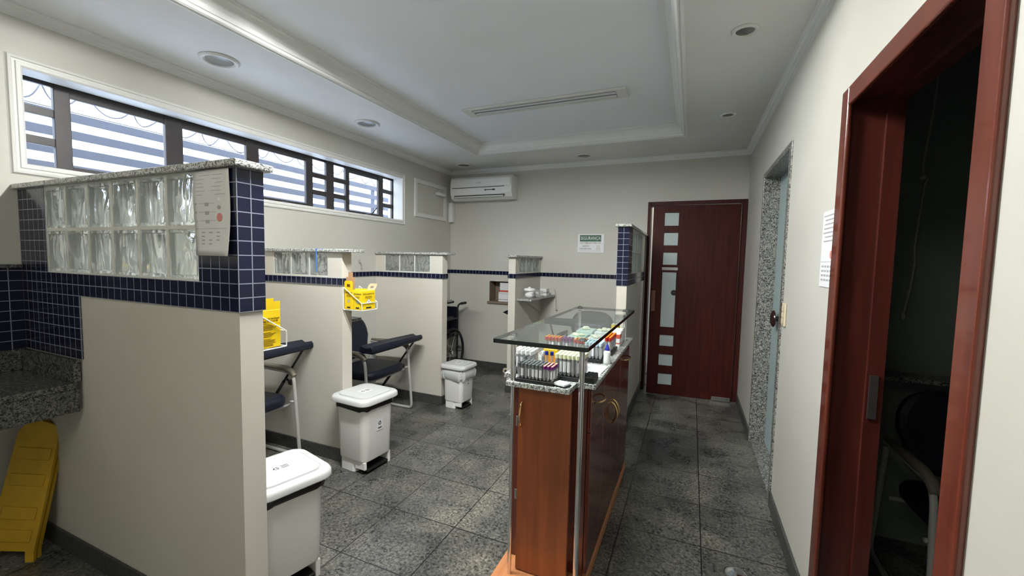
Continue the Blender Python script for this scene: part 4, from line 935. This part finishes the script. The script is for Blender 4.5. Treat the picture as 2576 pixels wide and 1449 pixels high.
# ---------------------------------------------------------------- blood collection chairs
def collection_chair(label, loc, rz, pad=True):
    """local +x is the way the sitter faces, origin under the middle of the seat"""
    t = thing('collection_chair', label, 'chair', loc, rz)
    def padded(pts2, z0, z1): pass
    # seat: rounded cushion
    m = MB(); R = []
    for k, z in ((.90, .385), (.98, .392), (1.0, .410), (1.0, .435), (.96, .452), (.86, .460)):
        R.append([(x - .0, y, zz_ + .02 * (x + .2)) for x, y, zz_ in rrect(.47 * k, .50 * k, .10 * k, z, 7)])
    m.loft(R); m.obj('seat', M['navy'], t)
    # backrest: tall rounded shield leaning back
    m = MB(); Q = []
    for i in range(28):
        a = 2 * PI * i / 28; ca, sa = math.cos(a), math.sin(a)
        y = .245 * (abs(ca) ** .62) * (1 if ca > 0 else -1); z = .20 * (abs(sa) ** .75) * (1 if sa > 0 else -1)
        if z < 0: y *= .92
        Q.append((y, z))
    B = Matrix.Translation((-.245, 0, .685)) @ Matrix.Rotation(math.radians(-12), 4, 'Y')
    m.loft([[tuple(B @ Vector((dx, y * k, z * k))) for y, z in Q] for dx, k in ((-.032, .90), (-.025, .98), (.0, 1.0), (.018, .98), (.030, .88))])
    m.obj('backrest', M['navy'], t)
    m = MB(); m.tube([(-.275, 0, .60), (-.27, 0, .40), (-.15, 0, .375)], .016, 8, fillet=.04); m.obj('back_support', M['black'], t)
    for s_ in (1, -1):
        y = .285 * s_
        m = MB().tube([(-.23, y, .615), (.16, y, .615), (.215, y, .58), (.265, y, .016), (.20, y, .013), (-.27, y, .013), (-.31, y, .03), (-.215, y, .60)], .0125, 10, fillet=.05); m.obj('leg_frame', M['steel'], t)
        m = MB(); m.tube([(-.22, y, .632), (.0, y, .636), (.13, y, .636), (.195, y, .618), (.222, y, .588)], [.013, .020, .022, .022, .018], 10); m.obj('armrest', M['taupe'], t)
        MB().tube([(.20, y * .93, .405), (.225, y, .405)], .009, 8).obj('seat_bracket', M['steel'], t)
    for x in (-.16, .17): MB().tube([(x, -.283, .372), (x, .283, .372)], .010, 8).obj('crossbar', M['steel'], t)
    if pad:
        y = .335
        m = MB(); a = Vector((-.31, y, .05)); b = Vector((.27, y, .80))
        m.tube([a, a.lerp(b, .62)], .014, 4); st = m.obj('strut', M['black'], t)
        m = MB().tube([a.lerp(b, .60), b], .010, 4); m.obj('sliding_strut', M['black'], st)
        k = a.lerp(b, .66); m = MB().cyl(k + Vector((.0, .0, -.004)), k + Vector((.045, 0, -.03)), .008, n=8); m.lathe([(0, 0), (.016, 0), (.021, .006), (.021, .016), (.012, .022), (0, .022)], (k.x + .04, k.y, k.z - .028), 14, 'X'); m.obj('locking_knob', M['black'], st)
        m = MB(); R = []      # transverse padded arm board
        for yy, w_, h_ in ((.395, .050, .016), (.388, .060, .025), (.36, .066, .028), (.0, .074, .034), (-.29, .074, .034), (-.31, .064, .028)):
            R.append([(.25 + x, yy, .808 + z - (.01 if abs(x) < .02 and z > 0 else 0)) for x, z in ((-w_, -h_ * .5), (-w_, h_ * .4), (-w_ * .75, h_), (-w_ * .3, h_ * .9), (w_ * .3, h_ * .9), (w_ * .75, h_), (w_, h_ * .4), (w_, -h_ * .5), (w_ * .7, -h_), (-w_ * .7, -h_))])
        m.loft(R); m.obj('arm_board', M['navy'], t)
    return t
ch = collection_chair('navy padded blood collection chair with raised arm board, behind the nearest partition', (-2.79, 1.79, 0), 0)
c2 = copy_tree(ch, (-2.67, 2.935, 0), 0, 'navy padded blood collection chair with arm board, in the second bay beyond the sharps boxes')
for o in list(c2.children):
    if o.name.startswith(('arm_board', 'strut')): o.location.z = -.125
c3 = copy_tree(ch, (-1.02, 4.46, 0), -PI / 2, 'collection chair seen through the glass shelf, standing against the far wall')
for o in list(c3.children):
    o.scale.y *= -1
    if o.name.startswith('arm_board'): o.location.z = .0
c4 = copy_tree(ch, (1.18, 2.28, 0), -PI / 2, 'navy collection chair standing in the dark room behind the near doorway')
for o in list(c4.children):
    if o.name.startswith(('arm_board', 'strut')):
        for g in list(o.children): bpy.data.objects.remove(g)
        bpy.data.objects.remove(o)

# ---------------------------------------------------------------- wheelchair behind the farther plain partition
L = (-2.78, 4.32, 0)
wc = thing('wheelchair', 'black wheelchair half hidden behind the farther plain partition', 'wheelchair', L)
for x in (-2.655, -2.925):
    m = MB(); m.tube([(x, 4.33 + .285 * math.cos(2 * PI * i / 48), .302 + .285 * math.sin(2 * PI * i / 48)) for i in range(48)], .0165, 8, closed=True); w1 = m.obj('wheel', M['rubber'], wc, L)
    m = MB(); dx = .03 if x > -2.8 else -.03
    m.tube([(x + dx, 4.33 + .245 * math.cos(2 * PI * i / 40), .302 + .245 * math.sin(2 * PI * i / 40)) for i in range(40)], .007, 6, closed=True); m.obj('hand_rim', M['black'], w1, (0, 0, 0))
    m = MB(); m.cyl((x - .02, 4.33, .302), (x + .02, 4.33, .302), .022)
    for i in range(16):
        a = 2 * PI * i / 16; m.tube([(x, 4.33, .302), (x, 4.33 + .275 * math.cos(a), .302 + .275 * math.sin(a))], .0014, 4)
    m.obj('spokes', M['chrome'], w1, (0, 0, 0))
    w1.children[0].location = -Vector(L); w1.children[1].location = -Vector(L)
    xi = x + (-.04 if x > -2.8 else .04)
    m = MB(); m.tube([(xi, 4.72, .875), (xi, 4.58, .875), (xi, 4.545, .84), (xi, 4.54, .16)], .011, 8, fillet=.03); m.tube([(xi, 4.54, .70), (xi, 4.15, .70), (xi, 4.12, .66), (xi, 4.12, .20)], .010, 8, fillet=.03); m.tube([(xi, 4.54, .48), (xi, 4.03, .48)], .010, 8); m.tube([(xi, 4.54, .20), (xi, 4.0, .20), (xi, 3.95, .16)], .010, 8)
    m.obj('side_frame', M['black'], wc, L)
    MB().cyl((xi, 4.62, .875), (xi, 4.745, .875), .0165, n=12).obj('push_grip', M['rubber'], wc, L)
    MB().box(xi - .022, xi + .022, 4.16, 4.42, .708, .738, .01).obj('armrest_pad', M['black'], wc, L)
    m = MB(); m.tube([(xi, 3.98 + .065 * math.cos(2 * PI * i / 20), .082 + .065 * math.sin(2 * PI * i / 20)) for i in range(20)], .012, 6, closed=True); m.obj('caster', M['rubber'], wc, L)
MB().box(-2.88, -2.70, 4.10, 4.50, .485, .505, .008).obj('seat', M['navy'], wc, L)
MB().box(-2.88, -2.70, 4.535, 4.555, .50, .84, .006).obj('backrest', M['navy'], wc, L)

# ---------------------------------------------------------------- sharps boxes on wire brackets
def sharps(label, o, w, d, h, tilt=0, flap='yellow', flap2='kraft', words=('DESCARPACK',), big=False, frontface='-Y', flip=False):
    """o: lower corner of the box; w along x, d along y"""
    x, y, z = o; L = (x + w / 2, y + d / 2, z)
    t = thing('sharps_box', label, 'sharps box', L)
    MB().box(x, x + w, y, y + d, z, z + h, .0015, 1).obj('box_body', M['yellow'], t, L); return t, L
# rack on the end of the second partition, two open boxes
L = (-2.12, 2.24, 1.08)
br = thing('wire_bracket', 'white wire bracket on the end of the second partition', 'bracket', L)
xa, xb, ya, yb, zb = -2.192, -2.03, 2.165, 2.315, 1.083
m = MB()
for y in (ya, yb):
    m.tube([(xa, y, zb + .155), (xb, y, zb + .05), (xb, y, zb), (xa, y, zb), (xa, y, zb + .155)], .0026, 6, fillet=.008)
m.tube([(xb, ya, zb + .05), (xb, yb, zb + .05)], .0026, 6); m.tube([(xb, ya, zb), (xb, yb, zb)], .0026, 6)
m.tube([(xa, ya, zb), (xa, yb, zb)], .0026, 6); m.tube([(xa + .05, ya, zb), (xa + .05, yb, zb)], .0022, 6); m.tube([(xa + .10, ya, zb), (xa + .10, yb, zb)], .0022, 6)
m.obj('wire_frame', M['white'], br, L)
def open_box(label, x0, x1, y0, y1, z0, h, flapm, side):
    L = ((x0 + x1) / 2, (y0 + y1) / 2, z0); t = thing('sharps_box', label, 'sharps box', L)
    MB().box(x0, x1, y0, y1, z0, z0 + h, .001, 1).obj('box_body', M['yellow'], t, L)
    xm = (x0 + x1) / 2; ym = (y0 + y1) / 2
    PY = plane_m((xm, y0 - .0008, 0), (1, 0, 0), (0, 0, 1)); PX = plane_m((x1 + .0008, ym, 0), (0, 1, 0), (0, 0, 1))
    for P, wd in ((PY, x1 - x0), (PX, y1 - y0)):
        ok = wd > .04
        T = P @ Matrix.Translation((0, z0 + h - .022, 0))
        text_obj('box_text', 'DESCARPACK', .016, T, M['ink'], t, L, width=wd * .85, ext=.0003)
        m = MB()
        for k in range(3): m.box(-wd * .25, wd * .25, z0 + h - .038 - k * .006, z0 + h - .036 - k * .006, 0, .0004, 0, 1, P)
        m.obj('small_print', M['inkb'], t, L)
        # hazard diamond
        m = MB(); s_ = wd * .17; c = Vector((0 if wd > .06 else 0, z0 + h * .42, 0))
        m.poly([P @ (c + Vector(p)) for p in ((0, s_, .0002), (s_, 0, .0002), (0, -s_, .0002), (-s_, 0, .0002))], (0, 0, 0.0)) if False else None
        vv = [m.bm.verts.new(P @ (c + Vector(p))) for p in ((0, s_, .0003), (s_, 0, .0003), (0, -s_, .0003), (-s_, 0, .0003))]; m.bm.faces.new(vv); m.obj('hazard_diamond', M['paper'], t, L)
        m = MB()
        for k in range(4):
            a = k * PI / 2; p = Vector((math.cos(a) * s_, math.sin(a) * s_, .0005)); q_ = Vector((math.cos(a + PI / 2) * s_, math.sin(a + PI / 2) * s_, .0005))
            m.tube([P @ (c + p), P @ (c + q_)], .0007, 4)
        for k in range(3):
            a = PI / 2 + k * 2 * PI / 3; cc = c + Vector((math.cos(a) * s_ * .26, math.sin(a) * s_ * .26, .0006))
            m.tube([P @ (cc + Vector((math.cos(b_ / 8 * 2 * PI) * s_ * .2, math.sin(b_ / 8 * 2 * PI) * s_ * .2, 0))) for b_ in range(8)], .0006, 4, closed=True)
        m.obj('hazard_symbol', M['ink'], t, L)
        m = MB(); m.box(-wd * .2, wd * .2, z0 + .008, z0 + .018, 0, .0004, 0, 1, P); m.obj('bottom_print', M['ink'], t, L)
    return t, L
def lid_flap(t, L, base, up, right, w, h, mat, name='open_flap', hole=True):
    b = Vector(base); u = Vector(up).normalized(); r = Vector(right).normalized(); n_ = r.cross(u).normalized(); m = MB()
    P = lambda a, c: b + r * a + u * c
    if hole:
        segs = [(-w / 2, w / 2, 0, h * .28), (-w / 2, -w * .2, h * .28, h * .62), (w * .2, w / 2, h * .28, h * .62), (-w / 2, w / 2, h * .62, h * .86), (-w * .42, w * .42, h * .86, h)]
    else: segs = [(-w / 2, w / 2, 0, h * .72), (-w * .26, w * .26, h * .72, h)]
    for a0, a1, c0, c1 in segs: m.poly([P(a0, c0), P(a1, c0), P(a1, c1), P(a0, c1)], n_ * .0012)
    m.obj(name, mat, t, L)
bx1, L1 = open_box('open yellow sharps box with tall brown flap on the wire bracket, left one', -2.188, -2.115, 2.172, 2.305, zb + .004, .135, None, 0)
lid_flap(bx1, L1, (-2.1515, 2.1725, zb + .140), (0, -.02, 1), (1, 0, 0), .074, .060, M['yellow'])
lid_flap(bx1, L1, (-2.1475, 2.185, zb + .140), (0, .02, 1), (1, 0, 0), .078, .118, M['kraft'], 'brown_flap', hole=False)
bx2, L2 = open_box('open yellow sharps box with salmon flap on the wire bracket, right one', -2.111, -2.036, 2.172, 2.300, zb + .004, .128, None, 1)
lid_flap(bx2, L2, (-2.073, 2.299, zb + .133), (.35, .3, 1), (1, .0, 0), .072, .050, M['pink'], 'salmon_flap')
# closed box on the rear of the nearest partition
L = (-1.6, 1.1, 1.09)
br2 = thing('wire_bracket', 'white wire bracket on the rear of the nearest partition', 'bracket', L)
xa, xb, ya, yb, zb2 = -1.70, -1.49, 1.030, 1.170, 1.083
m = MB()
for x in (xa, xb): m.tube([(x, ya, zb2 + .155), (x, yb, zb2 + .062), (x, yb, zb2), (x, ya, zb2), (x, ya, zb2 + .155)], .0026, 6, fillet=.008)
for z in (zb2 + .062, zb2): m.tube([(xa, yb, z), (xb, yb, z)], .0026, 6)
m.tube([(xa, 1.10, zb2), (xb, 1.10, zb2)], .0022, 6); m.obj('wire_frame', M['white'], br2, L)
x0, x1, y0, y1 = -1.69, -1.497, 1.032, 1.150; L = (-1.59, 1.09, zb2)
sb = thing('sharps_box', 'tall yellow sharps box on the rear of the nearest partition', 'sharps box', L)
MB().box(x0, x1, y0, y1, zb2 + .004, zb2 + .152, .001, 1).obj('box_body', M['yellow'], sb, L)
P = plane_m((x1 + .0008, (y0 + y1) / 2, 0), (0, 1, 0), (0, 0, 1))
text_obj('box_text', 'COLETOR DE MATERIAIS', .010, P @ Matrix.Translation((.01, zb2 + .118, 0)), M['inkb'], sb, L, width=.088)
text_obj('box_text', 'PERFUROCORTANTES', .010, P @ Matrix.Translation((.01, zb2 + .108, 0)), M['inkb'], sb, L, width=.074)
m = MB(); m.box(-.059, .059, zb2 + .097, zb2 + .098, 0, .0004, 0, 1, P)
for k in range(16):
    if k in (4, 9): continue
    m.box(-.05, .01 + rn.random() * .035, zb2 + .090 - k * .0052, zb2 + .092 - k * .0052, 0, .0004, 0, 1, P)
m.obj('small_print', M['inkb'], sb, L)
lid_flap(sb, L, (x1 - .002, (y0 + y1) / 2, zb2 + .1525), (.03, 0, 1), (0, 1, 0), .118, .045, M['yellow'], 'top_flap', hole=False)
# blue strap over the second partition cap
m = MB().box(-2.412, -2.402, 2.1315, 2.1335, 1.335, 1.4995); m.box(-2.412, -2.402, 2.1335, 2.20, 1.4985, 1.5003); tag(m.obj('rubber_tourniquet', M['bluestrap'], None, (-2.407, 2.14, 1.5)), 'blue tourniquet strap hanging over the cap of the second partition', 'strap')

# ---------------------------------------------------------------- small granite shelves, niche and jars
def shelf(label, x0, x1, y0, y1, z, cat='shelf'):
    tag(MB().box(x0, x1, y0, y1, z - .022, z, .003).obj('granite_shelf', M['granite_mid'], None, ((x0 + x1) / 2, (y0 + y1) / 2, z - .022)), label, cat)
shelf('small grey shelf on the rear of the second partition beside the sharps boxes', -2.62, -2.20, 2.249, 2.345, 1.005)
shelf('small grey shelf on the rear of the farther plain partition', -2.62, -2.22, 3.529, 3.64, 1.03)
L = (-1.6, 4.5, 1.03)
js = thing('granite_shelf', 'corner granite shelf with jars on the right side of the narrow partition', 'shelf', L)
m = MB(); pts = [(-1.7245, 4.16), (-1.56, 4.16), (-1.56, 4.60), (-1.52, 4.8995), (-1.7245, 4.8995)]; m.poly([(x, y, 1.008) for x, y in pts], (0, 0, .022)); m.obj('slab', M['granite'], js, L)
m = MB(); m.poly([(-1.7245, 4.30, 1.0075), (-1.7245, 4.8995, 1.0075), (-1.7245, 4.8995, .80)], (.02, 0, 0)); m.obj('bracket', M['plaster'], js, L)
j = thing('jar', 'clear plastic jar of cotton with white lid on the corner granite shelf', 'jar', (-1.625, 4.27, 1.0305))
MB().lathe([(0, 0), (.046, 0), (.058, .012), (.060, .05), (.056, .085), (.054, .085)], n=28).obj('glass_body', M['jar'], j)
m = MB(); m.sphere((0, 0, .036), .05, (1, 1, .62), 16); m.sphere((.015, -.01, .055), .03, (1.2, 1, .7), 12); m.obj('cotton_balls', M['cotton'], j)
MB().lathe([(0, .086), (.062, .086), (.062, .100), (.055, .108), (.02, .112), (.012, .124), (0, .126)], n=28).obj('lid', M['white'], j)
j = thing('wire_basket', 'small white wire basket of supplies behind the cotton jar', 'basket', (-1.62, 4.47, 1.0305))
m = MB()
for z in (.004, .035, .07): m.tube([(-.07, -.06, z), (.06, -.06, z), (.06, .06, z), (-.07, .06, z)], .002, 5, closed=True)
for i in range(7):
    x = -.07 + i * .0215
    for y in (-.06, .06): m.tube([(x, y, .004), (x, y, .07)], .0016, 5)
m.obj('wire_frame', M['steel'], j)
m = MB(); m.box(-.05, -.005, -.04, .03, .006, .085, .003); m.box(.005, .045, -.045, .02, .006, .06, .003); m.obj('packets', M['white'], j)
carton('small white medicine carton at the far end of the corner granite shelf', -1.64, -1.56, 4.66, 4.76, .085, 'white', [(.03, .05)], 'inkg', z=1.03)
m = MB().tube([(-1.53, YF - .02, 1.10), (-1.515, YF - .025, 1.03), (-1.512, YF - .02, .95), (-1.508, YF - .02, .90), (-1.502, YF - .025, .86)], .0035, 6); m.sphere((-1.50, YF - .025, .852), .012); tag(m.obj('hanging_cord', M['cord'], None, (-1.51, YF - .02, 1.0)), 'short white cord hanging on the far wall right of the corner shelf', 'cord')
# niche in the far wall
L = (HX0, YF, HZ0)
struct('trim_8', MB().box(HX0 - .02, HX1 + .02, YF - .025, YF + .188, HZ0 - .028, HZ0 + .001, .003), M['niche'])
m = MB(); m.box(HX0, HX0 + .008, YF, YF + .185, HZ0 + .002, HZ1); m.box(HX1 - .008, HX1, YF, YF + .185, HZ0 + .002, HZ1); m.box(HX0 + .009, HX1 - .009, YF + .180, YF + .188, HZ0 + .002, HZ1); struct('trim_9', m, M['niche'])
carton('white and red carton lying in the wall niche', -2.31, -2.02, YF + .03, YF + .14, .120, 'paper', [(.10, .106), (.02, .032)], 'inkg', z=HZ0 + .001)
carton('pale pink printed carton standing on top of the one in the wall niche', -2.30, -2.18, YF + .05, YF + .13, .125, 'paper', [(.004, .026)], 'red', z=HZ0 + .122)
# folded chair leaning beside the narrow partition
L = (-1.9, 4.55, 0)
fc = thing('folded_chair', 'folded chair tucked behind the narrow partition, dark pad tip and beige foot showing', 'chair', L)
m = MB(); m.tube([(-2.145, 4.78, .012), (-2.145, 4.78, .055), (-2.04, 4.78, .055), (-1.93, 4.78, .03)], .014, 8, fillet=.02); m.tube([(-1.90, 4.75, .014), (-1.86, 4.75, .80), (-1.86, 4.40, .80), (-1.90, 4.40, .014)], .012, 8, fillet=.03); m.obj('tube_frame', M['beige'], fc, L)
m = MB(); m.loft([[(-1.955, 4.36, .850), (-1.94, 4.36, .842), (-1.94, 4.30, .842), (-1.955, 4.30, .850)], [(-1.84, 4.40, .90), (-1.84, 4.40, .83), (-1.84, 4.22, .83), (-1.84, 4.22, .90)]], smooth=False); m.obj('arm_pad', M['navy'], fc, L)
MB().box(-1.905, -1.875, 4.42, 4.73, .36, .74, .01).obj('folded_seat', M['navy'], fc, L)

# ---------------------------------------------------------------- dark room contents
m = MB().tube([(1.045, 2.70, 2.69), (1.043, 2.70, 2.28), (1.03, 2.70, 2.10), (1.017, 2.70, 1.96), (1.02, 2.695, 1.905), (1.035, 2.695, 1.900), (1.005, 2.705, 1.895), (1.04, 2.70, 1.885), (1.03, 2.70, 1.86), (1.02, 2.70, 1.70), (1.012, 2.70, 1.55), (1.018, 2.70, 1.48), (1.010, 2.70, 1.36), (.995, 2.70, 1.25), (.990, 2.70, 1.215)], .005, 6)
m.sphere((1.02, 2.70, 1.898), .014); m.sphere((.990, 2.70, 1.205), .011, (1, 1, 1.5))
tag(m.obj('knotted_cord', M['cord'], None, (1.03, 2.70, 2.0)), 'knotted pull cord hanging in the dark room behind the near doorway', 'cord')
shelf('narrow granite shelf on the wall of the dark room', .80, 1.30, 2.64, 2.7785, .905)
